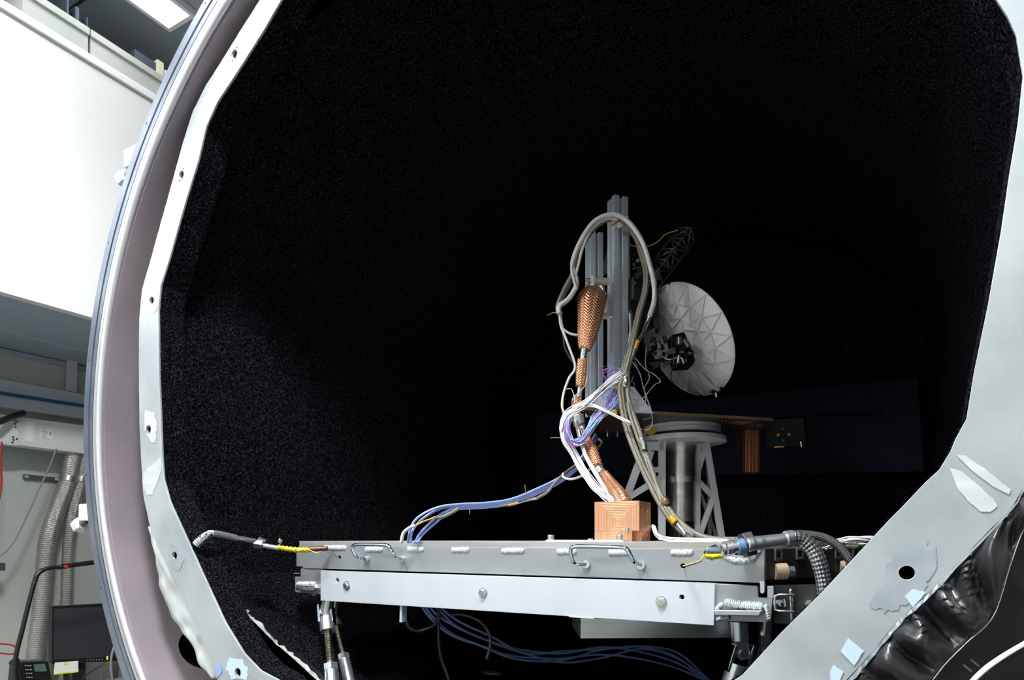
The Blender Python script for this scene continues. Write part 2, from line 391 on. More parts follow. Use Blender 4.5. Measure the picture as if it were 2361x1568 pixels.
# mezzanine: bright white face, blue grey underside
ZS, ZT = PX(0, 672, XF).z, PX(50, 50, XF).z
tag(B().box((XF - .06, -3.4, ZS), (XF, 6.3, ZT - .015)).out('wall_mezzanine', 'wallwhite'), kind='structure')
tag(B().box((XF - .16, -3.4, ZT), (XF + .012, 6.3, ZT + .05)).out('trim_2', 'wallwhite', bevel=.006), kind='structure')
tag(B().box((XW, -3.4, ZS - .0), (XF - .061, 6.3, ZS + .05)).out('ceiling_mezzanine', 'soffit'), kind='structure')
sb = B(); sb.box((XW + .42, -3.4, ZS - .006), (XW + .432, 6.3, ZS)); sb.box((XF - .2, -3.4, ZS - .004), (XF - .196, 6.3, ZS))
for i in range(8): sb.box((XW, -2.9 + i * 1.2, ZS - .006), (XW + .42, -2.888 + i * 1.2, ZS))
tag(sb.out('trim_3', 'traygrey'), kind='structure')
tag(B().box((XW, -3.4, ZS - .04), (XW + .02, 6.3, ZS - .007)).out('trim_4', 'soffit'), kind='structure')

for (x0, x1, y0, y1, st, lab) in LIGHTS:
    t = empty('ceiling_light', ((x0 + x1) / 2, (y0 + y1) / 2, CEIL - .05), lab, 'ceiling light', 'ceiling lights')
    fb = B(); fw = .025
    for a in (((x0 - fw, y0 - fw), (x1 + fw, y0)), ((x0 - fw, y1), (x1 + fw, y1 + fw)), ((x0 - fw, y0), (x0, y1)), ((x1, y0), (x1 + fw, y1))):
        fb.box((a[0][0], a[0][1], CEIL - .04), (a[1][0], a[1][1], CEIL - .001))
    fb.out('frame', 'whiteplastic', t)
    m = mat('diffuser_glow', (1, 1, 1), 0.5, emis=(0.95, 0.98, 1), es=st)
    B().box((x0, y0, CEIL - .03), (x1, y1, CEIL - .012)).out('diffuser', m, t)

# storage bins on the mezzanine edge
def storage_bin(pxa, pxb, label, folders):
    X0 = XF - .03
    ya, yb = PX(pxa, 80, X0).y, PX(pxb, 100, X0).y
    z0 = ZT + .052; z1 = z0 + .16; w = .34; th = .006
    t = empty('storage_bin', (X0 - w / 2, (ya + yb) / 2, z0), label, 'storage bin', 'storage bins on the mezzanine edge')
    b = B(); b.box((X0 - w, ya, z0), (X0, yb, z0 + th)); b.box((X0 - th, ya, z0), (X0, yb, z1)); b.box((X0 - w, ya, z0), (X0 - w + th, yb, z1))
    b.box((X0 - w + th, ya, z0 + th), (X0 - th, ya + th, z1)); b.box((X0 - w + th, yb - th, z0 + th), (X0 - th, yb, z1)); b.out('tray', 'bin', t)
    r = B(); r.box((X0, ya - .004, z1 - .035), (X0 + .012, yb + .004, z1 + .006)); r.out('front_rim', 'bin', t, bevel=.002); B().box((X0 - w - .01, ya - .004, z1 - .02), (X0 - w, yb + .004, z1 + .006)).out('rear_rim', 'bin', t, bevel=.002)
    return z0 + th, X0
z0, X0 = storage_bin(52, 203, 'pale grey open bin nearer the photo corner, on the white mezzanine edge', 0)
storage_bin(209, 381, 'pale grey open bin beside the chamber ring, on the white mezzanine edge', 0)
for (px, h, w, tl, m, nm, lab) in ((150, .27, .012, .02, 'folder', 'folder', 'thin dark folder upright in left bin, leftmost'),
                           (172, .26, .02, -.03, 'folder', 'folder', 'thick dark folder upright in left bin, middle'),
                           (195, .24, .006, .05, 'folder', 'folder', 'thin dark folder upright in left bin, rightmost'),
                           (364, .27, .045, .0, 'cream', 'box_file', 'cream box file standing in right bin beside the slate binder'),
                           (380, .235, .035, .03, 'whiteplastic', 'box_file', 'white box file at the end of the right bin')):
    p = PX(px, 90, X0 - .05)
    o = B().obox((p.x - .06, p.y, z0 + h / 2), V((1, 0, 0)), V((0, 1, 0)), V((0, 0, 1)), .18, w, h).out(nm, m, bevel=.002)
    tag(o, lab, 'folder' if nm == 'folder' else 'box file')
p = PX(345, 90, X0 - .05)
tag(B().obox((p.x - .01, p.y - .03, z0 + .125), V((1, 0, 0)), V((0, 1, 0)), V((0, 0, 1)), .05, .15, .25).out('binder', 'folder', bevel=.002), 'wide slate grey binder standing in the right bin', 'binder')

# ---- utilities on the back wall
XB = XW + .13
def wallbox(name, pts, X, depth, m, parent=None, bevel=.003):
    b = B(); b.prism([PX(x, y, X) for x, y in pts], (-depth, 0, 0)); return b.out(name, m, parent, bevel=bevel)
t = empty('cable_tray', PX(100, 930, XB), 'grey wall cable tray holding a blue cable', 'cable tray')
wallbox('back_flange', [(-60, 862), (260, 922), (260, 946), (-60, 892)], XB - .03, .02, 'traygrey', t)
wallbox('lip', [(-60, 899), (260, 950), (260, 976), (-60, 929)], XB, .06, 'traygrey', t)
cable('tray_cable', [PX(x, y, XB + .012) for x, y in ((-60, 895), (0, 906), (70, 917), (130, 926), (260, 945))], .011, 'traycable', None)
tag(bpy.data.objects['tray_cable'], 'thick blue cable lying along the grey cable tray', 'cable')
tag(wallbox('support_post', [(160, 826), (180, 829), (177, 905), (158, 902)], XB - .05, .04, 'traygrey'), 'short pale post between cable tray and soffit', 'post')
t = empty('trunking_unit', PX(90, 1000, XB + .12), 'white enamelled trunking unit with rating plate under the tray', 'trunking')
XU = XB + .1
wallbox('housing', [(-80, 948), (48, 962), (300, 994), (300, 1060), (48, 1027), (-80, 1014)], XU, .12, 'white', t, .004)
wallbox('end_cover', [(-80, 946), (45, 960), (42, 1028), (-80, 1016)], XU + .014, .013, 'white', t, .004)
b = B()
for (x, y) in ((34, 970), (35, 977), (36, 985), (30, 1008), (31, 1014), (29, 1020), (40, 972), (39, 1012)): B().cyl(PX(x, y, XU + .014), PX(x, y, XU + .02), .006, n=8).out('terminal_screw', 'black', t)
pl = wallbox('rating_plate', [(92, 985), (124, 989), (121, 1014), (90, 1010)], XU + .003, .0025, 'whiteplastic', t, 0)
b = B()
for k in range(7):
    x0 = 96 + (k % 2) * 2; y = 988 + k * 3.2
    b.prism([PX(x0, y, XU + .004), PX(x0 + random.choice((6, 11, 14)), y + .8, XU + .004), PX(x0 + 11, y + 1.8, XU + .004), PX(x0, y + 1, XU + .004)], (-.0008, 0, 0))
b.prism([PX(115, 995, XU + .004), PX(118, 995.5, XU + .004), PX(118, 1004, XU + .004), PX(115, 1003.5, XU + .004)], (-.0008, 0, 0))
b.out('print', 'greyline', pl)
wallbox('cover_panel', [(62, 970), (80, 972), (76, 1019), (57, 1017)], XU + .004, .0035, 'whiteplastic', t, .001)
tag(cable('loom', [PX(*p) for p in ((-60, 990, -4.8), (0, 972, -4.82), (30, 960, -4.88), (56, 952, XU + .03))], [.02] * 24 + [.017], 'darkcable'), 'black cable sleeve entering the white trunking unit', 'cable')
# ducts
def duct(pts, r, label):
    t = empty('flexible_duct', pts[-1], label, 'duct', 'flexible ducts beside the chamber')
    cable('hose', pts, r, 'mesh', t, n=20, seg=8)
    k = len(pts) // 2
    b = B(); c = pts[1]; d = (pts[2] - pts[0]).normalized(); b.tube([c - d * .02, c + d * .02], r + .006, 24); b.out('clamp_band', 'steel', t, smooth=True)
duct([PX(x, y, XB + .02) for x, y in ((172, 1030), (158, 1105), (132, 1175), (112, 1240), (104, 1310), (97, 1400), (84, 1500), (76, 1600))], .056, 'wide metal mesh duct curving down the wall, left one')
duct([PX(x, y, XB + .03) for x, y in ((196, 1030), (188, 1105), (168, 1180), (158, 1250), (156, 1320), (153, 1400), (150, 1500), (148, 1600))], .036, 'narrow metal mesh duct down the wall, right one')
duct([PX(x, y, XB + .0) for x, y in ((262, 1380), (262, 1430), (262, 1470), (258, 1520), (255, 1560), (250, 1620))], .05, 'metal mesh duct low on the wall behind the monitor')
t = empty('pipe_rail', PX(120, 1104, XW + .02), 'slotted steel rail bracket crossing behind both ducts', 'bracket')
wallbox('rail', [(56, 1093), (240, 1112), (240, 1122), (56, 1103)], XW + .03, .028, 'gunmetal', t)
b = B()
for x, y in ((62, 1099), (130, 1105), (178, 1110)): b.cyl(PX(x, y, XW + .03), PX(x, y, XW + .045), .011, n=6)
b.out('bolt', 'steel', t)
tag(cable('signal_cable', [PX(x, y, XB + .15) for x, y in ((130, 1035), (112, 1080), (80, 1150), (50, 1215), (20, 1265), (-40, 1320), (-80, 1450), (-90, 1700))], .0055, 'greywire'), 'thin grey cable hanging diagonally across the cream wall', 'cable')
tag(cable('signal_cable', [PX(x, y, XB + .2) for x, y in ((4, 1018), (1, 1060), (3, 1110), (-3, 1155), (-24, 1220), (-40, 1400), (-40, 1700))], .006, 'red'), 'thin red cable hanging at the photo edge', 'cable')
tag(cable('signal_cable', [PX(x, y, -4.5) for x, y in ((-30, 1482), (0, 1484), (28, 1488), (39, 1498), (30, 1508), (0, 1506), (-30, 1500))], .005, 'red'), 'small loop of red cable beside the telephone', 'cable')
tag(wallbox('wall_box', [(-30, 1298), (13, 1298), (13, 1316), (-30, 1316)], XB + .1, .09, 'gunmetal'), 'small grey box on the wall at photo edge', 'box')

# desk with monitor, phone, lamp arm, notice
ZD = -1.02
t = empty('desk', (-4.6, 1.9, FLOOR), 'grey desk against the cream wall below the monitor', 'desk')
B().box((XW + .30, .9, ZD - .03), (-4.12, 3.2, ZD)).out('desk_top', 'desk', t, bevel=.003)
for x in (XW + .34, -4.2):
    for y in (1.0, 3.1): B().box((x, y, FLOOR), (x + .05, y + .05, ZD - .03)).out('leg', 'gunmetal', t)
XM = -4.72
t = empty('monitor', PX(170, 1560, XM), 'black computer monitor seen behind the chamber ring', 'monitor')
a, bb, c, d = (PX(120, 1398, XM), PX(275, 1390, XM), PX(280, 1524, XM), PX(119, 1531, XM))
cas_ = B().prism([a, bb, c, d], (-.045, 0, 0)).out('casing', 'black', t, bevel=.004)
B().prism([PX(125, 1404, XM + .002), PX(270, 1397, XM + .002), PX(275, 1514, XM + .002), PX(124, 1521, XM + .002)], (-.001, 0, 0)).out('screen', 'screen', t)
B().prism([PX(246, 1513, XM + .003), PX(249, 1513, XM + .003), PX(249, 1521, XM + .003), PX(246, 1521, XM + .003)], (-.002, 0, 0)).out('power_light', 'orange', cas_)
b = B()
for k in range(6): b.prism([PX(200 + k * 7, 1521 - k * .3, XM + .003), PX(203 + k * 7, 1521 - k * .3, XM + .003), PX(203 + k * 7, 1523 - k * .3, XM + .003), PX(200 + k * 7, 1523 - k * .3, XM + .003)], (-.002, 0, 0))
b.out('buttons', 'greyline', cas_)
b = B(); q = PX(182, 1500, XM - .07); b.box((q.x - .015, q.y - .035, ZD), (q.x + .015, q.y + .035, q.z + .1)); b.box((q.x - .1, q.y - .1, ZD), (q.x + .1, q.y + .1, ZD + .012)); b.box((q.x, q.y - .03, q.z), (q.x + .06, q.y + .03, q.z + .08)); b.out('stand', 'black', t)
t = empty('notice', PX(152, 1552, XM + .06), 'white notice card with yellow edge below the monitor', 'notice')
B().prism([PX(127, 1528, XM + .06), PX(180, 1524, XM + .06), PX(181, 1550, XM + .06), PX(124, 1556, XM + .06)], (-.003, 0, 0)).out('card', 'paper', t)
b = B(); b.prism([PX(147, 1527, XM + .062), PX(155, 1526, XM + .062), PX(154, 1532, XM + .062), PX(148, 1533, XM + .062)], (-.001, 0, 0))
b.prism([PX(124, 1553, XM + .062), PX(181, 1547, XM + .062), PX(181, 1550, XM + .062), PX(124, 1556, XM + .062)], (-.001, 0, 0)); b.out('marking', 'noteyellow', t)
B().bar(PX(152, 1552, XM + .05), PX(152, 1620, XM + .05) , .03, .004).out('holder', 'black', t)
tag(cable('monitor_cable', [PX(x, y, XM + .02) for x, y in ((246, 1522), (228, 1538), (205, 1552), (190, 1565), (185, 1590))], .004, 'darkcable'), 'black cable drooping below the monitor', 'cable')
tag(cable('hose_loop', [PX(x, y, XM + .05) for x, y in ((276, 1470), (264, 1490), (257, 1515), (256, 1545), (262, 1580))], .008, 'greywire'), 'grey tube running down beside the monitor corner', 'tube')
t = empty('telephone', PX(68, 1575, -4.35), 'black desk telephone with handset at bottom left corner', 'telephone')
XP = -4.35
bod_ = B().prism([PX(x, y, XP) for x, y in ((50, 1526), (112, 1525), (122, 1572), (128, 1634), (38, 1634))], (-.14, 0, 0)).out('body', 'black', t, bevel=.006)
B().prism([PX(x, y, XP + .004) for x, y in ((78, 1532), (104, 1531), (108, 1548), (80, 1549))], (-.003, 0, 0)).out('display', 'lcd', bod_)
for i in range(4):
    for j in range(3): B().box(PX(59 + j * 5.5 + i, 1535 + i * 9, XP + .006) - V((.004, .004, .004)), PX(59 + j * 5.5 + i, 1535 + i * 9, XP + .006) + V((.004, .004, .004))).out('key', 'greyline', bod_, bevel=.001)
hb = B(); hb.tube(cat([PX(x, y, XP + .03) for x, y in ((30, 1522), (38, 1532), (44, 1550), (50, 1575), (54, 1600))], 6), [.022, .027, .028, .026, .024] + [.022] * 16 + [.024, .026, .026, .024], 14); hb.out('handset', 'black', t, smooth='all')
t = empty('boom_arm', PX(35, 1545, -4.3), 'black jointed arm with red button rising behind the telephone', 'arm')
cable('lower_tube', [PX(x, y, -4.3) for x, y in ((36, 1600), (36, 1520), (52, 1450), (68, 1385), (80, 1340))], .0125, 'black', t)
cable('gooseneck', [PX(x, y, -4.3) for x, y in ((80, 1342), (86, 1325), (100, 1314), (120, 1309), (138, 1308))], .013, 'black', t)
cable('upper_tube', [PX(x, y, -4.3) for x, y in ((136, 1308), (160, 1304), (215, 1297), (260, 1291))], .015, 'black', t)
b = B(); q = PX(151, 1306, -4.285); b.cyl(q, q + V((.012, 0, 0)), .010, n=14); b.out('button', 'redbtn', t)
B().cyl(PX(36, 1600, -4.3) - V((0, 0, .02)), V((PX(36, 1600, -4.3).x, PX(36, 1600, -4.3).y, ZD)), .03).out('base', 'black', t)

# ================================================================ VACUUM CHAMBER
CX, CZ, RO, RI, YF = -1.035, .43, 1.835, 1.70, 1.45
ks = YF / 1.5
CXf, CZf = CX * ks, CZ * ks
t = empty('vacuum_chamber', (CXf, YF, FLOOR), 'large round steel vacuum chamber with flanged open end', 'vacuum chamber')
cen = V((CXf, YF, CZf)); AY = V((0, 1, 0))
r_o, r_i = RO * ks, RI * ks
N_ = 256
def lathe(name, prof, m, smooth=True):
    b = B(); rows = []
    for k in range(N_):
        a = 2 * math.pi * k / N_
        rows.append([b.bm.verts.new((CXf + r * math.cos(a), YF + y, CZf + r * math.sin(a))) for r, y in prof])
    for k in range(N_):
        p, q = rows[k], rows[(k + 1) % N_]
        for i in range(len(prof) - 1): b.bm.faces.new((p[i], p[i + 1], q[i + 1], q[i]))
    return b.out(name, m, t, smooth=smooth)
w = r_o - r_i
lathe('flange', [(r_o, .09), (r_o, .004), (r_o - .004, 0), (r_o - w * .28, 0), (r_o - w * .285, .008), (r_o - w * .36, .008), (r_o - w * .365, 0), (r_o - w * .52, 0), (r_o - w * .525, .014), (r_o - w * .62, .014), (r_o - w * .625, 0), (r_o - w * .66, 0)], 'flange')
lathe('seal_groove_lip', [(r_o - w * .66, 0), (r_o - w * .665, -.008), (r_o - w * .76, -.008), (r_o - w * .765, .004), (r_o - w * .80, .004)], 'bead')
b = B(); b.tube([cen + V((math.cos(2 * math.pi * k / N_) * (r_i + w * .11), .0, math.sin(2 * math.pi * k / N_) * (r_i + w * .11))) for k in range(N_ + 1)], w * .10, 12, cap=False); b.out('weld_bead', 'bead', t, smooth='all')
lathe('vessel_wall', [(r_i + w * .2, 0.004), (r_i, .012), (r_i, 3.6)], 'vessel')
lathe('outer_shell', [(r_o, .09), (r_i + .03, .09), (r_i + .03, 3.65)], 'vessel')
B().ring(cen + V((0, 3.6, 0)), AY, .001, r_i + .03, .03, 64).out('end_wall', 'vessel', t)
# dark port low on the left inner wall
q = V((CXf, YF + .25, CZf))
for a_, rr in ((-2.59, .085),):
    dirv = V((math.cos(a_), 0, math.sin(a_)))
    B().cyl(q + dirv * (r_i - .006), q + dirv * (r_i + .02), rr, n=32).out('port', 'voidblack', t)
# saddle feet under the vessel
for yy in (.5, 2.8):
    B().box((CXf - .9, YF + yy, FLOOR), (CXf + .9, YF + yy + .15, CZf - r_i + .35)).out('saddle', 'dark_steel_and_shade', t)
b = B()
for k in range(24):
    a = 2 * math.pi * (k + .35) / 24; q = cen + V((math.cos(a) * (r_o - w * .14), -.0005, math.sin(a) * (r_o - w * .14)))
    b.cyl(q, q + V((0, .002, 0)), .004, n=8)
b.out('dowel_hole', 'black', t)
# door clamps on the rim
def door_clamp(px, py, label):
    q = PY(px, py, YF + .05); d = (V((q.x, 0, q.z)) - V((CXf, 0, CZf))).normalized()
    q = V((CXf, YF + .05, CZf)) + d * (r_o + .002)
    tt = empty('door_clamp', q, label, 'clamp', 'door clamps on the chamber rim')
    up = V((0, 0, 1)); xa = V((1, 0, 0))
    c = q + V((-.045, 0, 0))
    B().obox(c, xa, AY, up, .09, .07, .07).out('block', 'whiteplastic', tt, bevel=.006)
    B().cyl(c + V((-.045, -.0, -.03)), c + V((-.085, -.0, -.045)), .014).out('shank', 'gunmetal', tt, smooth=True)
    B().cyl(c + V((-.078, 0, -.042)), c + V((-.115, 0, -.055)), .032, n=6).out('nut', 'whiteplastic', tt, bevel=.004)
door_clamp(205, 1190, 'white door clamp with nut low on the chamber rim')
door_clamp(306, 338, 'white door clamp with nut high on the chamber rim')

# ================================================================ THERMAL SHROUD
YO = 1.5
def to2(L_): return [(PY(x, y, YO).x, PY(x, y, YO).z) for x, y in L_]
oL = to2([(598, 0), (522, 122), (475, 196), (445, 255), (426, 314), (384, 465), (347, 600), (327, 669), (321, 738), (320, 858), (322, 1000), (330, 1141), (348, 1225), (384, 1301), (417, 1362), (449, 1431), (489, 1533), (505, 1575)])
iL = to2([(647, 0), (608, 68), (546, 166), (501, 234), (475, 291), (457, 368), (427, 465), (389, 600), (370, 657), (364.5, 715), (366, 858), (370, 959), (373, 1050), (377, 1105), (391, 1156), (435, 1254), (478, 1348), (518, 1435), (562, 1507), (600, 1547), (640, 1568)])
iR = to2([(2296, -6), (2324, 36), (2344, 79), (2360, 173), (2349, 281), (2329, 400), (2310, 530), (2280, 700), (2247, 860), (2230, 965), (2206, 1009), (2192, 1042), (2167, 1083), (2134, 1113), (2079, 1171), (2051, 1199), (2000, 1254), (1896, 1366), (1801, 1460), (1711, 1558)])
oR = to2([(2361, 1120), (2330, 1174), (2225, 1282), (2135, 1373), (2077, 1424), (2015, 1500), (1950, 1568)])
lx, lz = iL[0]; rx, rz = iR[0]
ztop = 1.84
ltop = (lx + (ztop - lz) * 1.15, ztop); 
inner_top = [iL[0]] + [ltop, (-.75, ztop + .02), (-.38, ztop - .03), (rx - .20, rz + .45)] + [iR[0]]
bl, br = iL[-1], iR[-1]
zbot = -.66
inner_bot = [br] + [(br[0] - .28, br[1] - .22), (-.95, zbot), (bl[0] + .25, zbot + .02)] + [bl]
inner = iL[::-1] + [p for p in inner_top[1:-1]] + iR + inner_bot[1:-1]
outer_top = [(ltop[0] - .05, ztop + .13), (-.75, ztop + .15), (-.3, ztop + .1), (rx + .02, rz + .5), (rx + .13, rz + .1), (rx + .19, .85), (oR[0][0] + .06, .32)]
outer_bot = [(oR[-1][0] - .3, oR[-1][1] - .25), (-.9, zbot - .12), (oL[-1][0] + .2, zbot - .05)]
outer = oL[::-1] + outer_top + oR + outer_bot
def dens(lp, step=.012, jit=0, seed=0):
    o = []
    rnd = random.Random(seed)
    n = len(lp)
    for i in range(n):
        a, b = V((lp[i][0], lp[i][1])), V((lp[(i + 1) % n][0], lp[(i + 1) % n][1]))
        k = max(1, int((b - a).length / step))
        for j in range(k):
            q = a.lerp(b, j / k); o.append((q.x + rnd.uniform(-jit, jit), q.y + rnd.uniform(-jit, jit)))
    return o
t = empty('thermal_shroud', (-1.0, YO, zbot), 'octagonal thermal shroud with bare metal front edge and black lining', 'thermal shroud')
holes_px = [(541, 125, 3.0), (419, 403, 3.0), (350, 693, 3.2), (343, 990, 4), (403, 1281, 6), (549, 1550, 7), (2091, 1321, 15)]
hol = []
for x, y, rp in holes_px:
    q = PY(x, y, YO); rr = .0105 if x > 2000 else .0125
    rr = .0145
    hol.append(circle2(q.x, q.z, rr))
def loc(me_y): return Matrix(((1, 0, 0, 0), (0, 0, -1, me_y), (0, 1, 0, 0), (0, 0, 0, 1)))
strip_ = plate('front_edge_strip', [dens(outer, .02, .0012, 1), inner] + hol, .006, 'strip', t, bevel=.0008, place=loc(YO + .004))
# backing behind holes so they read dark
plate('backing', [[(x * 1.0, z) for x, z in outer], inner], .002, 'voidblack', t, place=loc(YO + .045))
b = B()
for (x, y, rp) in holes_px:
    q = PY(x, y, YO); b.ring(q + V((0, -.0015, 0)), AY, .0145, .0165, .004, 20)
b.out('hole_rim', 'steelw', strip_)
b = B()
for (x, y, rp) in holes_px:
    q = PY(x, y, YO)
    for s_ in (-1, 1): b.cyl(q + V((s_ * .012, -.0002, s_ * .019)), q + V((s_ * .012, .001, s_ * .019)), .0032, n=10)
b.out('rivet', 'dark_steel_and_shade', strip_)
# ground patches round holes & white weld marks (raised skin of fresh metal on the strip)
def skin(pts, m, name, off=.0012, jit=3.0, seed=1):
    rnd = random.Random(seed); o = []
    n = len(pts)
    for i in range(n):
        a, b_ = V(pts[i]), V(pts[(i + 1) % n])
        for j in range(6):
            q = a.lerp(b_, j / 6); o.append((q.x + rnd.uniform(-jit, jit), q.y + rnd.uniform(-jit, jit)))
    lp = [(PY(x, y, YO).x, PY(x, y, YO).z) for x, y in o]
    hs_ = []
    for hx, hy, _ in holes_px:
        q = PY(hx, hy, YO)
        if min(p[0] for p in pts) < hx < max(p[0] for p in pts) and min(p[1] for p in pts) < hy < max(p[1] for p in pts): hs_.append(circle2(q.x, q.z, .0146))
    return plate(name, [lp] + hs_, off * .7, m, strip_, place=loc(YO - off * .65))
skin([(2130, 1248), (2155, 1262), (2160, 1300), (2140, 1340), (2128, 1370), (2095, 1392), (2040, 1412), (2005, 1395), (2035, 1350), (2045, 1300), (2075, 1262)], 'patch', 'ground_patch', jit=5, seed=3)
skin([(390, 1250), (415, 1262), (425, 1290), (412, 1318), (398, 1310), (388, 1280)], 'patch', 'ground_patch', seed=4, jit=1.5)
skin([(530, 1515), (560, 1522), (572, 1545), (570, 1566), (535, 1566), (522, 1545)], 'paleblue', 'ground_patch', seed=5, jit=2.5)
skin([(335, 945), (355, 950), (362, 985), (358, 1022), (345, 1015), (333, 985)], 'weldline', 'ground_patch', seed=6, jit=2)
skin([(341, 670), (362, 668), (364, 712), (356, 722), (340, 715)], 'weldline', 'ground_patch', seed=7, jit=1.5)
skin([(330, 1092), (372, 1052), (373, 1085), (352, 1140), (340, 1140), (330, 1118)], 'weldline', 'ground_weld_mark', seed=8, jit=1.5)
skin([(2188, 1078), (2215, 1086), (2248, 1112), (2290, 1150), (2300, 1168), (2285, 1180), (2262, 1180), (2235, 1158), (2210, 1130)], 'weldline', 'ground_weld_mark', seed=9, jit=.8)
skin([(2206, 1050), (2226, 1050), (2280, 1088), (2330, 1130), (2326, 1140), (2290, 1122), (2240, 1084)], 'weldline', 'ground_weld_mark', seed=12, jit=.8, off=.0016)
for pts, m, sd in (([(1938, 1502), (1955, 1472), (1992, 1500), (1970, 1535)], 'paleblue', 10), ([(2085, 1375), (2105, 1358), (2135, 1366), (2105, 1400)], 'paleblue', 11), ([(1915, 1545), (1922, 1533), (1945, 1548), (1930, 1585), (1915, 1570)], 'paleblue', 13), ([(498, 1540), (508, 1530), (514, 1548), (502, 1562)], 'periw', 14)):
    o = skin(pts, m, 'tape_piece', seed=sd, off=.002, jit=1)
# black lining: inner outline extruded deep, fringe at the front
YB_ = 4.45; YL = 1.60
b = B()
inn = dens(inner, .05)
b.grid([[V((x, y, z)) for x, z in inn] + [V((inn[0][0], y, inn[0][1]))] for y in (YO + .008, YO + .05, YL)])
b.out('entry_lining', 'shag', t, norm=False)
main = [(-1.9, 1.72), (-2.22, 1.40), (-2.38, 1.15), (-2.40, .9), (-2.40, .25), (-2.40, .10), (-2.345, -.15), (-2.08, -.40), (-1.88, -.56), (-1.35, -.86), (-.45, -.86), (-.05, -.45), (.28, .0), (.30, .35), (.30, 1.05), (.18, 1.40), (-.15, 1.72), (-.6, 1.93), (-1.4, 1.93)]
mm = dens(main, .08)
ys = [YL + .002] + [YL + .05 + i * .2 for i in range(15)] + [YB_]
b = B()
def y0_(x, z):
    return YL + (.10 + .14 * min(1, max(0, (-.15 - z) / .41))) * min(1, max(0, (.0 - z) / .14)) * min(1, max(0, (-1.35 - x) / .3))
b.grid([[V((x, max(y, y0_(x, z)), z)) for x, z in mm] + [V((mm[0][0], y, mm[0][1]))] for y in ys])
b.prism([(x, YB_, z) for x, z in mm], (0, .01, 0))
b.out('black_lining', 'shag', t, norm=False)
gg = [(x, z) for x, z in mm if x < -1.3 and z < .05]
g_ = B(); g_.grid([[V((x - .035, y, z - .035)) for x, z in gg] for y in (YL + .01, 1.95)]); g_.out('gap_shade_sheet', 'voidblack', t, solid=.001)  # added flat black sheet paints the darkness of the lining gap
plate('lining_collar', [[(x, z) for x, z in main], [(x * 1.0, z) for x, z in inner]], .006, 'shag', t, place=loc(YL + .004))
b = B(); rnd = random.Random(5)
fr = dens(inner, .0016)
cx_, cz_ = -1.0, .7
for i, (x, z) in enumerate(fr):
    d = V((cx_ - x, 0, cz_ - z)).normalized(); tg = V((-d.z, 0, d.x))
    L_ = rnd.uniform(.001, .008); p0 = V((x, YO + .007 + rnd.uniform(0, .012), z)) - d * .003
    tip = p0 + d * (L_ + .003) + tg * rnd.uniform(-.006, .006) + V((0, rnd.uniform(-.012, .004), 0))
    w_ = .0018
    b.bm.faces.new([b.bm.verts.new(q) for q in (p0 - tg * w_, p0 + tg * w_, tip)])
fo = b.out('lining_fringe', 'shag', t); fo['kind'] = 'stuff'
# tufts standing off the lit lower left wall
# lower left: gap and bright foil seam on sloping wall
seam = [(480, 1318), (488, 1338), (505, 1356), (522, 1372), (545, 1395), (563, 1413), (590, 1438), (630, 1478), (680, 1522), (738, 1575)]
YS = 1.815
def seamrow(dx, dy, Y, jit=0, sd=0):
    rnd = random.Random(sd); return [PY(x + dx + rnd.uniform(-jit, jit), y + dy + rnd.uniform(-jit, jit), Y - .14 * (738 - x) / 250) for x, y in seam]
ra = cat(seamrow(0, 0, YS), 6); rb = cat(seamrow(7, -2, YS + .02, 3, 2), 6); n_ = len(ra)
for i in range(n_): rb[i] += V((random.uniform(-.004, .004), random.uniform(-.01, .01), random.uniform(-.005, .005)))
mid = [ra[i].lerp(rb[i], .5) + V((0, -random.uniform(0, .012), random.uniform(-.003, .003))) for i in range(n_)]
b = B(); b.grid([ra, mid, rb]); f_ = b.out('foil_seam', 'sheet', t, solid=.0008)
b = B(); b.grid([cat(seamrow(7, -2, YS + .02), 4), cat([p + V((random.uniform(-.004, .004), 0, random.uniform(-.004, .004))) for p in seamrow(15, -13, YS + .06)], 4)]); b.out('black_tape_edge', 'blackgloss', t, solid=.0008)
# bright crumpled sheet behind the left strip
A_ = [(346, 1215), (364, 1262), (384, 1300), (400, 1330), (417, 1362), (434, 1396), (452, 1436), (472, 1485), (490, 1535), (502, 1570)]
Bq = [(347, 1214), (358, 1262), (366, 1310), (374, 1345), (384, 1380), (396, 1417), (418, 1448), (446, 1485), (468, 1535), (490, 1562)]
b = B(); rnd = random.Random(3); rows = []
ca, cb_ = cat([PY(x + 10, y - 4, YO + .012) for x, y in A_], 5), cat([PY(x, y, YO + .02) for x, y in Bq], 5)
for k in range(7):
    f = k / 6; rows.append([p.lerp(q, f) + V((0, (noise.noise(V((p.x * 14, p.z * 14, k * .5))) * .016 - .004) * (0 < k), 0)) for p, q in zip(ca, cb_)])
b.grid(rows); b.out('crumpled_foil_edge', 'sheet', t, solid=.001, smooth='all')
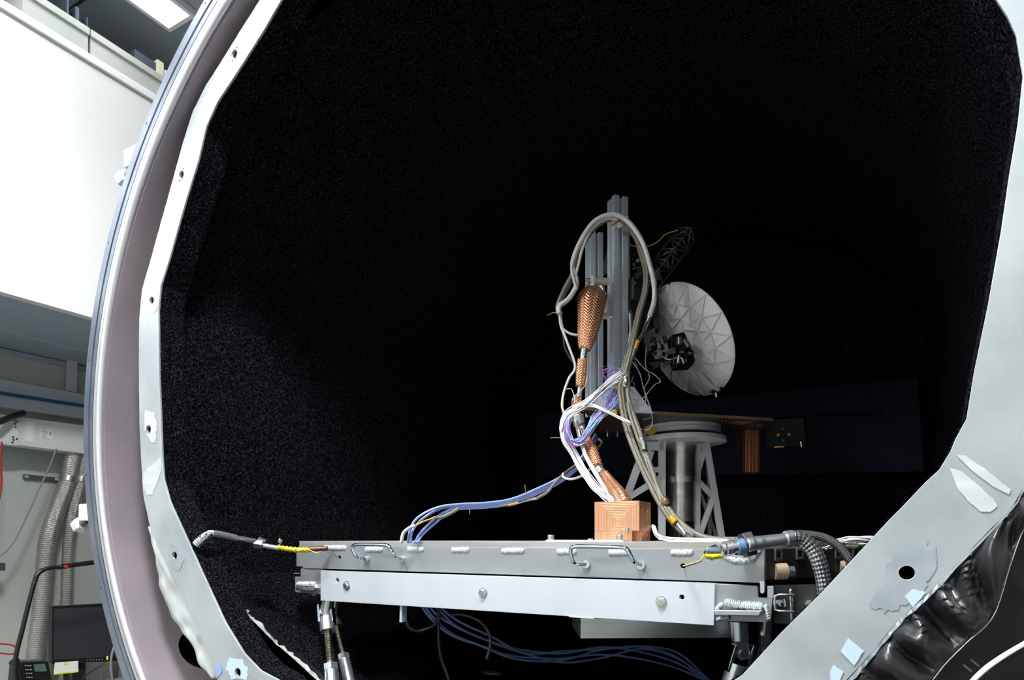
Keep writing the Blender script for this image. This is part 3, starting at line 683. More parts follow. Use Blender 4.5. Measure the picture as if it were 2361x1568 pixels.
# back cold panel
YP = 4.3
t2 = empty('cold_panel', PY(1800, 1100, YP), 'blue-black flat panel with inset frame on the chamber end wall', 'panel')
pn = [(PY(x, y, YP).x, PY(x, y, YP).z) for x, y in ((1240, 958), (2115, 873), (2130, 1087), (1240, 1104))]
inn2 = [(PY(x, y, YP).x, PY(x, y, YP).z) for x, y in ((1560, 978), (2040, 948), (2045, 1022), (1560, 1034))]
plate('frame', [pn, inn2], .03, 'blackpanel', t2, place=loc(YP))
B().prism([PY(x, y, YP + .035) for x, y in ((1540, 970), (2060, 940), (2065, 1030), (1540, 1044))], (0, .01, 0)).out('inset', 'blackpanel', t2)
B().prism([PY(x, y, YP - .03) for x, y in ((1765, 968), (1852, 964), (1858, 1028), (1768, 1031))], (0, .02, 0)).out('mount_plate', mat('dark_mount', (.004, .005, .005), .7), t2)
for x, y, m in ((1794, 1003, 'amber'), (1819, 1002, 'peek'), (1804, 988, 'gunmetal'), (1806, 1015, 'gunmetal')):
    q = PY(x, y, YP - .045); B().cyl(q, q + V((0, .02, 0)), .010 if m in ('amber', 'peek') else .006, n=12).out('screw', m, t2)
B().bar(PY(1846, 1018, YP - .05), PY(1848, 1030, YP - .05), .006, .006).out('pin', 'steelw', t2)
B().bar(PY(1785, 1031, YP - .05), PY(1808, 1030, YP - .05), .008, .008).out('copper_tab', 'copper', t2)
# fitting under the shroud roof
q = PT(1482, 4, 2.44)
t3 = empty('roof_fitting', q, 'small metal fitting at the top of the dark opening', 'fitting')
B().cyl(q, q + V((0, 0, .10)), .03, .045).out('body', 'gunmetal', t3, smooth=True)
B().cyl(q + V((0, 0, -.012)), q, .018, n=16).out('tip', 'steelw', t3, smooth=True)
B().ring(q + V((0, 0, .012)), V((0, 0, 1)), .02, .055, .008, 28).out('collar', 'steel', t3)

# black foil blanket lower right
t = empty('foil_blanket', PY(2150, 1500, 1.5), 'crinkled black foil blanket hanging off the right of the metal strip', 'foil blanket')
A_ = [(2420, 1000), (2361, 1128), (2330, 1180), (2225, 1288), (2135, 1380), (2077, 1432), (2015, 1507), (1950, 1578), (1880, 1640)]
Bq = [(2480, 1080), (2400, 1160), (2362, 1215), (2330, 1300), (2290, 1420), (2230, 1480), (2180, 1530), (2130, 1590), (2000, 1720)]
ca = cat([PY(x - 4, y - 4, 1.512) for x, y in A_], 8); cb_ = cat([PY(x, y, 1.50) for x, y in Bq], 8)
rows = []; K = 15; rnd = random.Random(15)
for k in range(K):
    f = k / (K - 1); row = []
    for i, (p, q) in enumerate(zip(ca, cb_)):
        fj = min(1, max(0, f + 0))
        r_ = p.lerp(q, fj); e = math.sin(math.pi * f) ** .6 if 0 < f < 1 else 0
        u_ = i / 9.0
        d = (.35 - abs(noise.noise(V((u_ * 1.5 - f * 1.6, f * .5 + 3, 1))))) * .14 + (.3 - abs(noise.noise(V((u_ * 3.4 - f * 3.2 + 5, f * .4, 4))))) * .045
        row.append(r_ + V((0, -d * e, 0)))
    rows.append(row)
b = B(); b.grid(rows); fb_ = b.out('crinkled_sheet', 'blackfoil', t, solid=.0008, smooth='all')
b = B(); b.tube([p + V((0, -.002, 0)) for p in cb_], .0012, 6); b.out('bright_hem', 'steelw', t, smooth='all')
b = B(); n_ = len(ca); top = [ca[i] + V((0, -.014, 0)) for i in range(4, n_)]; bot = [ca[i].lerp(cb_[i], .05 + .03 * noise.noise(V((i * .4, 0, 0)))) + V((0, -.022 + random.uniform(-.004, .004), 0)) for i in range(4, n_)]
b.grid([top, bot]); b.out('silver_tape_edge', mat('silver_tape', (.35, .39, .42), .3, .8, bump=.5, bscale=40), t, solid=.0006)
# added dark sheet standing in for the shade on the vessel wall
rows = []
cc = cat([PY(x, y, 1.56) for x, y in ((2700, 900), (2640, 1150), (2560, 1320), (2520, 1480), (2440, 1600), (2330, 1700), (2200, 1800), (2150, 1850), (2100, 1900))], 8)
for k in range(20):
    f = k / 19; rows.append([p.lerp(q, f) + V((0, .03 + .03 * abs(noise.noise(V((p.lerp(q, f).x * 6, p.lerp(q, f).z * 20, 3)))), 0)) for p, q in zip(cb_, cc)])
b = B(); b.grid(rows); o = b.out('shade_sheet', 'shadeblack', None, smooth='all', solid=.001); tag(o, 'added dark matt sheet for the shaded vessel wall, bottom right corner beyond the foil', 'shade sheet')
b = B(); b.tube(cat([PY(x, y, 1.47) for x, y in ((2420, 1450), (2361, 1482), (2310, 1512), (2270, 1540), (2235, 1575), (2200, 1620))], 8), .0028, 8); b.tube(cat([PY(x, y, 1.468) for x, y in ((2420, 1456), (2361, 1487), (2312, 1517), (2272, 1546), (2237, 1580), (2200, 1626))], 8), .0028, 8)
tag(b.out('twin_cable', 'whiteplastic', smooth='all'), 'white twin cable crossing the bottom right corner', 'cable')
b = B()
for k in range(2): b.bar(PY(2222 + k * 17, 1533 - k * 12, 1.50), PY(2240 + k * 17, 1548 - k * 12, 1.50), .008, .003)
tag(b.out('buckle', 'gunmetal'), 'dim metal buckle on the added dark sheet, bottom right', 'buckle')

# ================================================================ TABLE
YT = 1.95
ZT_, ZB_ = -.008, -.120
TT = empty('test_table', (-1.2, 2.6, -.9), 'welded aluminium platform table with bright front beam', 'table')
pL, pR = PY(690, 1247, YT), PY(1762, 1250, YT)
dirS = (FWD * math.cos(R(53)) + RT * math.sin(R(53)))
pS = V((pR.x, YT, 0)) + dirS * .72
outl = [(pL.x, YT), (pR.x, YT), (pS.x, pS.y), (pS.x - .08, 3.75), (pL.x + .02, 3.75)]
B().prism([(x, y, ZT_ - .022) for x, y in outl], (0, 0, .022)).out('table_top', 'topplate', TT, bevel=.001)
# front apron with small holes
hp = [(783, 1285), (1575, 1305)]
hol = [circle2(PY(x, y, YT).x, PY(x, y, YT).z, .0085, 16) for x, y in hp]
for x, y in ((870, 1288), (899, 1289), (953, 1287), (983, 1289)): q = PY(x, y, YT); hol.append(circle2(q.x, q.z, .0022, 8))
xl = PY(684, 1300, YT).x
o = plate('front_apron', [[(xl, -.038), (pL.x, -.038), (pL.x, ZT_ - .022), (PY(1655, 1250, YT).x, ZT_ - .022), (PY(1665, 1280, YT).x, -.046), (PY(1730, 1290, YT).x, -.05), (PY(1752, 1262, YT).x, ZT_ - .022), (pR.x, ZT_ - .022), (pR.x, ZB_ - .004), (PY(1712, 1342, YT).x, ZB_ - .003), (PY(700, 1306, YT).x, ZB_), (PY(697, 1302, YT).x, ZB_ + .006), (xl, ZB_ + .006)]] + hol, .012, 'slab', TT, bevel=.0006, place=loc(YT + .006))
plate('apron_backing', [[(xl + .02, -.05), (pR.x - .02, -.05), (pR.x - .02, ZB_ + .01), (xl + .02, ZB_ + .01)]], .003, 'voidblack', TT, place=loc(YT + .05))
b = B(); q0 = V((pR.x, YT, 0)); sn = dirS.cross(V((0, 0, 1)))
b.bar(q0 + V((0, 0, -.072)), pS + V((0, 0, -.072)), .012, .088); b.out('side_apron', 'dark_steel_and_shade', TT)  # right apron coloured dark to paint in its backlit shade
B().box((pL.x, YT + .02, -.11), (pL.x + .012, 3.7, ZT_ - .022)).out('side_apron', 'slab', TT)
# welds along the top seam
def weldblob(p0, p1, hz, parent, seed, n=16, name='weld', m='weld', out=.006):
    rnd = random.Random(seed); b = B(); p0, p1 = V(p0), V(p1); L_ = (p1 - p0).length; k = max(5, int(L_ / .0055))
    for i in range(k + 1):
        q = p0.lerp(p1, i / k) + V((0, 0, rnd.uniform(-.001, .001)))
        b.ball(q, 1, (.0065, out, hz * rnd.uniform(.85, 1.08)), 2)
    return b.out(name, m, parent, smooth='all')
for i, (x0, x1, y) in enumerate(((745, 800, 1263), (840, 885, 1267), (938, 978, 1267), (1040, 1082, 1268), (1155, 1210, 1270), (1283, 1330, 1272), (1402, 1452, 1274), (1546, 1598, 1274))):
    weldblob(PY(x0 + 4, y, YT - .001), PY(x1 - 4, y, YT - .001), .0105, TT, i)
# ragged weld under the hose cut-out
b = B(); rnd = random.Random(9)
for i in range(40):
    f = i / 39; x = 1665 + f * 90; y = 1280 + 14 * math.sin(math.pi * f) + rnd.uniform(-2, 3)
    if f > .8: y -= (f - .8) * 110
    b.ball(PY(x, y, YT - .002), rnd.uniform(.006, .010), (1, .5, 1), 1)
b.out('weld', 'weld', TT, smooth='all')
# side weld squares
for k in range(6):
    q = q0 + dirS * (.06 + k * .115) + V((0, 0, -.045)) - sn * -.007
    bb_ = B()
    for dx, dz in ((-1, 0), (1, 0), (0, -1), (0, 1)):
        bb_.obox(q + dirS * dx * .016 + V((0, 0, dz * .013)), dirS, sn, V((0, 0, 1)), .008 if dx else .038, .008, .034 if dx else .008)
    bb_.out('weld', 'gunmetal', TT, bevel=.002)
# bolt stand-offs on the side
for s_, r0 in ((.05, .024), (.42, .024)):
    q = q0 + dirS * s_ + V((0, 0, -.093)); oo = V((sn.x, sn.y, 0)); oo = oo if oo.dot(-q) > 0 else -oo
    ff = RT
    B().cyl(q - ff * .0, q + ff * .034, r0, n=28).out('spacer', 'peek', TT, smooth=True)
    B().cyl(q + ff * .034, q + ff * .038, r0 - .003, n=28).out('washer', 'steel', TT, smooth=True)
    B().cyl(q + ff * .038, q + ff * .056, .017, n=6).out('bolt_head', 'steelw', TT, bevel=.001)
# lower beam
YBm = 1.925
ZBt, ZBb = -.1285, -.2475
def bx(px, py=1380, Y=YBm): return PY(px, py, Y).x
bh = [circle2(bx(778), PY(778, 1338, YBm).z, .0105, 18), circle2(bx(1572), PY(1572, 1377, YBm).z, .0085, 18)]
plate('front_beam', [[(bx(740), ZBb), (bx(740), ZBt), (bx(1646), ZBt), (bx(1646), ZBb - .001)]] + bh, .02, 'beam', TT, bevel=.001, place=loc(YBm + .01))
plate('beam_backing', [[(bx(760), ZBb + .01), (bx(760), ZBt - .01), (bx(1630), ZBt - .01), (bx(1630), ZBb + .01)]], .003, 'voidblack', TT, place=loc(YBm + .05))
for x, y in ((800, 1350), (1114, 1367), (1525, 1388)):
    q = PY(x, y, YBm)
    bo = B().cyl(q, q + V((0, -.010, 0)), .0145, n=6).out('bolt_head', 'steelw', TT, bevel=.0015)
    B().cyl(q, q + V((0, -.002, 0)), .018, n=24).out('washer', 'steel', bo, smooth=True)
    B().cyl(q + V((0, -.010, 0)), q + V((0, -.013, 0)), .008, n=16).out('stud', 'steel', bo, smooth=True)
# lower frame behind
B().box((bx(700), YT + .02, ZBb + .012), (bx(700) + .02, 3.6, ZBt)).out('side_rail', 'slab', TT)
b = B(); b.bar(V((bx(1700), YT + .04, -.19)), pS + V((-.02, .1, -.19)), .02, .11); b.out('side_rail', 'dark_steel_and_shade', TT)  # right rail's shade is put into its dark colour too
B().box((bx(700), 3.55, ZBb), (pS.x - .1, 3.57, ZBt)).out('rear_rail', 'dark_steel_and_shade', TT)
# left end bracket
YE = YBm + .03
plate('end_plate', [[(PY(x, y, YE).x, PY(x, y, YE).z) for x, y in ((700, 1309), (745, 1311), (745, 1370), (688, 1366), (681, 1363), (681, 1330), (694, 1331), (694, 1312))]], .02, 'slab', TT, bevel=.001, place=loc(YE + .01))
B().prism([PY(x, y, YE - .035) for x, y in ((680, 1354), (725, 1356), (724, 1362), (682, 1361))], (0, .035, 0)).out('end_lug', 'brushed', TT, bevel=.002)
weldblob(PY(688, 1346, YE - .004), PY(728, 1347, YE - .004), .010, TT, 31, out=.012)
weldblob(PY(730, 1350, YE - .004), PY(733, 1360, YE - .004), .008, TT, 32, out=.01)
B().prism([PY(x, y, YE) for x, y in ((676, 1321), (688, 1321), (688, 1323.5), (676, 1323.5))], (0, .02, 0)).out('hook', 'steelw', TT)
# right end bracket
YR = YBm + .015
plate('end_plate', [[(PY(x, y, YR).x, PY(x, y, YR).z) for x, y in ((1640, 1346), (1745, 1352), (1747, 1378), (1779, 1381), (1777, 1432), (1762, 1434), (1640, 1430))]], .03, 'slab', TT, bevel=.001, place=loc(YR + .015))
B().prism([PY(x, y, YR - .045) for x, y in ((1644, 1407), (1757, 1408), (1750, 1421), (1648, 1419))], (0, .045, 0)).out('end_lug', 'brushed', TT, bevel=.002)
weldblob(PY(1675, 1391, YR - .006), PY(1755, 1398, YR - .006), .013, TT, 33, out=.02)
weldblob(PY(1766, 1400, YR - .006), PY(1772, 1426, YR - .006), .010, TT, 34, out=.014)
weldblob(PY(1652, 1404, YR - .004), PY(1664, 1394, YR - .004), .008, TT, 35, out=.012)
weldblob(PY(1655, 1428, YR - .004), PY(1680, 1424, YR - .004), .006, TT, 36, out=.008)
B().prism([PY(x, y, YT - .004) for x, y in ((1751, 1338), (1764, 1340), (1764, 1366), (1758, 1370), (1752, 1366))], (0, .02, 0)).out('hook', 'steelw', TT, bevel=.002)
B().prism([PY(x, y, YR + .01) for x, y in ((1769, 1351), (1784, 1351), (1784, 1380), (1769, 1380))], (0, .04, 0)).out('corner_block', 'brushed', TT, bevel=.001)
b = B(); b.tube([PY(x, y, YR + .0) for x, y in ((1832, 1372), (1796, 1371), (1787, 1374), (1786, 1390), (1787, 1406), (1796, 1409), (1832, 1411))], .0035, 8); b.out('latch_loop', 'steelw', TT, smooth='all')
B().cyl(PY(1790, 1391, YR + .02), PY(1806, 1391, YR + .01), .013, n=18).out('latch_screw', 'chrome', TT, smooth=True)
weldblob(PY(1823, 1364, YR + .03), PY(1826, 1432, YR + .03), .012, TT, 37, m='steel', out=.01)
B().prism([PY(x, y, YR + .05) for x, y in ((1784, 1349), (1990, 1346), (1990, 1446), (1784, 1437))], (0, .02, 0)).out('side_plate', 'dark_steel_and_shade', TT)
weldblob(PY(1713, 1430, YT), PY(1718, 1431, YT), .004, TT, 38)
B().cyl(PY(1866, 1392, YR + .03), PY(1866, 1392, YR + .06), .011, n=6).out('bolt_head', 'steel', TT)
# box under the beam with brushed face
a_, c_ = PT(1338, 1425, 2.08), PT(1715, 1473, 2.03)
b = B(); xA, xB = PT(1339, 1473, 2.10), PT(1715, 1471, 2.06); hh = V((0, 0, .09)); bk = FWD * .3
b.hexa([xA, xB, xB + bk, xA + bk, xA + hh, xB + hh, xB + bk + hh, xA + bk + hh]); b.out('under_box', 'brushed', TT, bevel=.0015)
B().prism([PY(x, y, YBm - .004) for x, y in ((1312, 1420), (1370, 1424), (1370, 1427), (1312, 1423))], (0, .05, 0)).out('shim', 'beam', TT)
B().prism([PY(x, y, YBm) for x, y in ((905, 1392), (948, 1394), (948, 1397), (905, 1395))], (0, .04, 0)).out('tee_flange', 'beam', TT)
B().prism([PY(x, y, YBm + .01) for x, y in ((922, 1396), (927, 1396), (926, 1435), (921, 1435))], (0, .03, 0)).out('tee_web', 'beam', TT)
# mounting strip and bolts at the copper block
YM_ = 2.0
B().prism([PY(x, y, YM_) for x, y in ((1258, 1244.8), (1437, 1245.6), (1437, 1249.3), (1258, 1248.8))], (0, .06, 0)).out('mounting_strip', 'beam', TT, bevel=.001)
for x, y, r_, h in ((1270, 1244, .0115, .016), (1429, 1245, .0115, .016), (1361, 1246, .009, .006)):
    q = PY(x, y, YM_ + .025); 
    B().cyl(q + V((0, 0, -.002)), q + V((0, 0, h)), r_, n=24).out('socket_screw', 'steelw', TT, smooth=True, bevel=.001)

# handles
def handle(path, feet, label):
    t = empty('pull_handle', feet[0], label, 'handle', 'chrome handles on the table front')
    cable('grip', path, .007, 'chrome', t, n=14, seg=8)
    for q in feet:
        ft_ = B().ring(q + V((0, -.009, 0)), AY, .004, .013, .010, 24).out('foot', 'steelw', t, smooth=True)
        B().cyl(q + V((0, -.008, 0)), q + V((0, -.002, 0)), .0045, n=6).out('screw', 'gunmetal', ft_)
def PYs(L_): return [PY(*p) for p in L_]
handle(PYs([(846, 1288, YT - .002), (836, 1287, YT - .02), (824, 1284, YT - .045), (816, 1273, YT - .05), (813, 1262, YT - .05), (820, 1256.5, YT - .05), (850, 1256, YT - .05), (885, 1257, YT - .05), (896, 1260, YT - .05), (903, 1271, YT - .05), (912, 1283, YT - .045), (922, 1287, YT - .02), (928, 1288, YT - .002)]),
       [PY(848, 1288, YT), PY(928, 1289, YT)], 'chrome pull handle at the left of the table front')
handle(PYs([(1352, 1301, YT - .002), (1340, 1300, YT - .02), (1324, 1297, YT - .045), (1318, 1284, YT - .05), (1316, 1270, YT - .05), (1325, 1261, YT - .05), (1370, 1260.5, YT - .05), (1425, 1262, YT - .05), (1444, 1266, YT - .05), (1454, 1281, YT - .05), (1462, 1296, YT - .045), (1472, 1300, YT - .02), (1478, 1302, YT - .002)]),
       [PY(1353, 1301, YT), PY(1479, 1303, YT)], 'chrome pull handle nearer the middle of the table front')

# legs with clevis joints (adjustable struts)
def strut(top, joint, bottom, label, s=1.0, yoke=True):
    top, joint, bottom = V(top), V(joint), V(bottom)
    t = empty('adjustable_strut', bottom, label, 'strut', 'adjustable struts under the table')
    d1 = (joint - top).normalized(); d2 = (bottom - joint).normalized(); side = RT
    B().cyl(top, top + d1 * .045 * s, .020 * s, n=24).out('upper_socket', 'steelw', t, smooth=True)
    hw = .0155 * s; zz_ = V((0, 0, 1)); tp_ = top + d1 * .01
    arc = [joint + side * hw * math.cos(a) + zz_ * hw * math.sin(a) - FWD * .012 * s for a in [math.pi + math.pi * i / 10 for i in range(11)]]
    B().prism([tp_ - side * hw - FWD * .012 * s] + arc + [tp_ + side * hw - FWD * .012 * s], FWD * .024 * s).out('blade', 'steelw', t, bevel=.002)
    B().cyl(joint - FWD * .018 * s, joint + FWD * .018 * s, .007 * s, n=16).out('pivot_pin', 'chrome', t, smooth=True)
    B().cyl(joint - side * .022 * s, joint + side * .022 * s, .007 * s, n=16).out('pivot_pin', 'chrome', t, smooth=True)
    B().cyl(joint - FWD * .016 * s, joint - FWD * .012 * s, .0095 * s, n=20).out('pin_washer', 'steel', t, smooth=True)
    y0 = joint + d2 * .02 * s
    for k in (-1, 1): B().bar(joint - d2 * .020 * s + side * k * .021 * s, y0 + d2 * .025 * s + side * k * .021 * s, .008 * s, .030 * s, FWD).out('yoke_arm', 'chrome', t, bevel=.002)
    B().cyl(y0 + d2 * .008 * s, y0 + d2 * .055 * s, .024 * s, n=28).out('yoke_socket', 'steelw', t, smooth=True)
    p0 = y0 + d2 * .055 * s
    n = int((bottom - p0).length / .0035); b = B(); b.tube([p0.lerp(bottom, i / n) for i in range(n + 1)], [.0125 * s if i % 2 else .0105 * s for i in range(n + 1)], 14)
    b.out('threaded_rod', 'thread', t, smooth=True)
    return t, d2
L1 = empty('x', (0, 0, 0), 'x', 'x'); bpy.data.objects.remove(L1)
def leg(px_top, px_joint, px_bot, tt_, label, s, nuts=None, tb_=None):
    top, jn, bt = PT(*px_top, tt_), PT(*px_joint, tt_), PT(*px_bot, tb_ or tt_)
    t, d = strut(top, jn, bt, label, s)
    if nuts:
        q = jn.lerp(bt, nuts)
        B().cyl(q - d * .012 * s, q + d * .012 * s, .024 * s, n=6).out('lock_nut', 'steelw', t, bevel=.002)
        B().cyl(q + d * .012 * s, bt + d * .01, .021 * s, n=28).out('lower_sleeve', 'steelw', t, smooth=True)
    return t
leg((757, 1384), (752, 1410), (768, 1600), 2.66, 'front left strut under the table, nearest the foil seam', 1.25, .70, 2.46)
leg((772, 1384), (768, 1412), (812, 1600), 2.82, 'second strut under the table, leaning behind the front left one', 1.1, .58, 2.56)
leg((1704, 1432), (1709, 1505), (1668, 1640), 1.98, 'big clevis strut below the right end of the front beam', 1.3, None)
leg((1766, 1430), (1762, 1500), (1742, 1620), 2.15, 'strut half hidden by the right edge strip', 1.1, None)
b = B(); b.cyl(PT(768, 1600, 2.9), PT(835, 1575, 2.9), .05); tag(B().prism([PT(788, 1568, 2.8), PT(808, 1556, 2.8), PT(826, 1546, 2.8), PT(832, 1560, 2.8), PT(840, 1610, 2.8), PT(795, 1610, 2.8)], FWD * .05).out('green_pad', 'green', bevel=.004), 'dark green pad at the foot of the left struts', 'pad')
b.bm.free()
# cables under the table
t = empty('under_table_cables', PT(1300, 1500, 2.5), 'blue cables sagging through the dark space under the table', 'cable bundle')
rnd = random.Random(6)
base_ = [(965, 1380, 2.50), (988, 1415, 2.5), (1035, 1450, 2.55), (1105, 1484, 2.6), (1185, 1507, 2.7), (1290, 1518, 2.8), (1380, 1508, 2.85), (1470, 1500, 2.85), (1555, 1520, 2.85), (1625, 1575, 2.85)]
for i, (ox, oy) in enumerate(((0, 8), (4, 3), (16, -2), (22, -6), (28, -9))):
    cable('cable', pxs([(x + ox * (1 if k < 5 else .4) + rnd.uniform(-3, 3), y + oy * (.3 if k < 1 else 1) + rnd.uniform(-3, 3) * (1 + k * .6), t_ + rnd.uniform(-.02, .02)) for k, (x, y, t_) in enumerate(base_)]), .0045, 'bluecable', t)
tag(cable('drop_cable', pxs([(1013, 1375), (1012, 1430), (1012, 1480), (1018, 1520), (1032, 1560), (1045, 1610)], 2.46), .006, 'darkcable'), 'black cable hanging below the beam beside the blue cables', 'cable')
tag(cable('braided_loop', pxs([(1020, 1425), (1050, 1417), (1085, 1422), (1112, 1438), (1128, 1462), (1130, 1490), (1122, 1520)], 2.55), .006, 'gbraid'), 'thin braided sleeve looping below the front beam', 'cable')
tag(cable('black_loop', pxs([(935, 1400), (936, 1425), (945, 1448), (965, 1455), (990, 1448), (1005, 1438), (1010, 1420)], 2.5), .008, 'darkcable'), 'black cable loop in shadow below the beam', 'cable')
o = B().ball(PT(1135, 1552, 2.9), 1, (.055, .03, .008)).out('metal_scrap', 'gunmetal', smooth='all'); tag(o, 'dim metal foot in the dark below the table', 'foot')

# ================================================================ COPPER BLOCK
YC = 2.06
t = empty('copper_block', PY(1425, 1246, YC), 'square copper block with concentric machined grooves on the table edge', 'copper block')
def cblock(name, x0, x1, y0, y1, Y, dep, cen_px):
    a, c = PY(x0, y0, Y), PY(x1, y0, Y); z1 = a.z * .5 + c.z * .5 if name != 'upper_block' else (1243 - y0) / F_ * PY(x0, y0, Y).dot(FWD)
    z0 = None
    return a, c
xl_, xr_ = PY(1371, 1200, YC).x, PY(1474, 1200, YC).x
zt_ = (PY(1371, 1158, YC).z + PY(1474, 1154, YC).z) / 2; zm_ = PY(1440, 1224, YC).z; zb_ = ZT_ + .001
def gbox(name, x0, x1, z0, z1, y0, y1, cu, cv):
    b = B(); b.box((x0, y0, z0), (x1, y1, z1)); bmesh.ops.recalc_face_normals(b.bm, faces=b.bm.faces[:])
    for f in b.bm.faces:
        for lp in f.loops:
            c = lp.vert.co
            if abs(f.normal.y) > .5: lp[b.uv].uv = (c.x - cu, c.z - cv)
            elif abs(f.normal.x) > .5: lp[b.uv].uv = (c.y * .35, .0)
            else: lp[b.uv].uv = (0, 0)
    return b.out(name, 'gcopper', t)
dep = .125
cu_, cv_ = PY(1425, 1203, YC).x, PY(1425, 1203, YC).z
gbox('upper_block', xl_, xr_, zm_, zt_, YC, YC + dep, cu_, cv_)
gbox('lower_block', xl_, PY(1457, 1230, YC).x, zb_, zm_ - .0005, YC, YC + dep, PY(1415, 1240, YC).x, PY(1415, 1240, YC).z)
gbox('rear_step', PY(1457, 1230, YC).x, xr_ - .002, zb_, zm_ - .0005, YC + .03, YC + dep, 0, 0)
q = PY(1447, 1227, YC); B().cyl(V((q.x, YC - .002, zm_ - .002)), V((q.x, YC - .002, zm_ + .009)), .0075, n=16).out('locating_screw', 'steelw', t, smooth=True)
b = B()
for yy in (.03, .09):
    for zz in (.02, .10):
        q = V((xr_, YC + yy, zb_ + zz)); b.cyl(q, q + V((.002, 0, 0)), .005, n=12)
b.out('side_screws', 'copper', t, smooth=True)

# ================================================================ CAMERA-SIDE ASSEMBLY: pedestal, plate, posts
# pedestal
PC = PT(1572, 1243, 3.12); PC.z = 0
t = empty('pedestal', (PC.x, PC.y, ZT_), 'machined aluminium pedestal with polished column and round flanges', 'pedestal')
UP = V((0, 0, 1))
def zz(py, tt_=3.1): return (HY - py) / F_ * tt_
B().cyl(PC + UP * (zz(1100)), PC + UP * (zz(1012)), .073, n=48).out('upper_column', 'steel', t, smooth=True)
B().cyl(PC + UP * (zz(1113)), PC + UP * (zz(1100)), .068, .073, n=48).out('column_taper', 'steel', t, smooth=True)
B().cyl(PC + UP * (zz(1203)), PC + UP * (zz(1113)), .068, n=48).out('lower_column', 'steel', t, smooth=True)
B().cyl(PC + UP * (ZT_), PC + UP * (zz(1203)), .062, n=48).out('column_foot', 'blackgloss', t, smooth=True)
B().ring(PC + UP * zz(1021), UP, .05, .205, .022, 96).out('lower_flange', 'pedes', t, smooth=True, bevel=.002)
B().ring(PC + UP * zz(1009), UP, .05, .160, .012, 96).out('flange_gap', 'dark_steel_and_shade', t, smooth=True)
B().ring(PC + UP * zz(1003), UP, .04, .180, .022, 96).out('upper_flange', 'pedes', t, smooth=True, bevel=.002)
B().ring(PC + UP * (zz(1003) + .0225), UP, .04, .178, .018, 96).out('clamp_ring', 'pedes', t, smooth=True, bevel=.002)
def bracket(bars, dpth, nm='truss_bracket', tk=.022, off=0):
    b = B()
    for (x0, y0, x1, y1, w_) in bars:
        b.bar(PT(x0, y0, dpth), PT(x1, y1, dpth), w_ / F_ * dpth, tk, FWD)
    return b.out(nm, 'pedes', t, bevel=.0015)
bracket([(1526, 1012, 1526, 1246, 16), (1490, 1022, 1408, 1246, 17), (1445, 1150, 1526, 1100, 14), (1484, 1029, 1530, 1029, 20), (1480, 1086, 1526, 1082, 12), (1500, 1040, 1488, 1080, 16)], 3.02)
bracket([(1607, 1024, 1605, 1246, 16), (1628, 1022, 1665, 1246, 14), (1605, 1098, 1626, 1030, 12), (1603, 1104, 1645, 1146, 12), (1643, 1150, 1610, 1242, 12), (1604, 1030, 1630, 1028, 14)], 3.10)
bracket([(1634, 1060, 1636, 1246, 8), (1612, 1130, 1652, 1240, 7)], 3.25)
# plate
ZP0 = .520
AX = (FWD * math.cos(R(72.5)) + RT * math.sin(R(72.5))); BX = (FWD * math.cos(R(17.5)) - RT * math.sin(R(17.5)))
t = empty('mounting_plate', PZ(1560, 990, ZP0), 'bronze-brown mounting plate seen edge-on above the pedestal', 'plate')
c0 = PZ(1344, 955, ZP0); c1 = PZ(1782, 979, ZP0)
zP = ZP0 + .004
c2 = PZ(1775, 1000, ZP0); c3 = PZ(1388, 1006, ZP0)
for c in (c0, c1, c2, c3): c.z = zz(1003) + .041
ZPB = zz(1003) + .041
B().prism([c0, c1, c2, c3], (0, 0, .012)).out('deck', 'brown', t)
B().bar(c0 + UP * .006 - BX * .001, c1 + UP * .006 - BX * .001, .003, .0123).out('edge_trim', 'brownedge', t)
b = B(); rnd = random.Random(4)
for k in range(26):
    f = rnd.uniform(.45, .98); g = rnd.uniform(.03, .6)
    q = c0.lerp(c1, f).lerp(c3.lerp(c2, f), g); B().cyl(q - UP * .002, q, .0018, n=8).out('rivet', 'tan', t)
for x, y in ((1363, 962), (1386, 965), (1401, 1001), (1424, 1002)):
    q = PZ(x, y - 3, ZPB); b = B(); b.cyl(q, q - UP * .014, .006, n=10); b.cyl(q - UP * .012, q - UP * .020, .004, n=10); b.out('bolt', 'steel', t, smooth=True)
B().prism([c1 + (c0 - c1) * .17 + BX * .03, c1 + (c0 - c1) * .09 + BX * .03, c1 + (c0 - c1) * .09 + BX * .1, c1 + (c0 - c1) * .17 + BX * .1], (0, 0, -.005)).out('copper_pad', 'copper', t)
# yellow tape on the flange rim, copper strap
q = PT(1508, 995, 2.97)
tag(B().prism([PT(x, y, 2.955) for x, y in ((1497, 987), (1512, 984), (1516, 993), (1508, 1001), (1499, 1005), (1493, 1000))], FWD * .004).out('tape_tab', mat('dull_yellow_tape', (.45, .33, .03), .5)), 'dull yellow tape tab on the pedestal flange', 'tape')
t = empty('copper_bracket', PT(1735, 1088, 3.25), 'tall hanging copper heat strap bracket right of the pedestal', 'copper bracket')
t0 = 3.2
b = B()
xs = (1719, 1727, 1735, 1743, 1751)
for i in range(4): b.prism([PT(xs[i] + .5, 978, t0 - .004 * (i % 2)), PT(xs[i + 1] - .5, 978, t0 - .004 * (i % 2)), PT(xs[i + 1] - .5, 1088, t0 - .004 * (i % 2)), PT(xs[i] + .5, 1088, t0 - .004 * (i % 2))], FWD * .05)
b.out('ribbed_front', 'copper', t, bevel=.001)
b = B(); b.prism([PT(1719, 980, t0 + .01), PT(1719, 1088, t0 + .01), PT(1700, 1090, t0 + .12), PT(1697, 985, t0 + .12)], RT * .006); b.out('side_cheek', 'brownpipe', t)

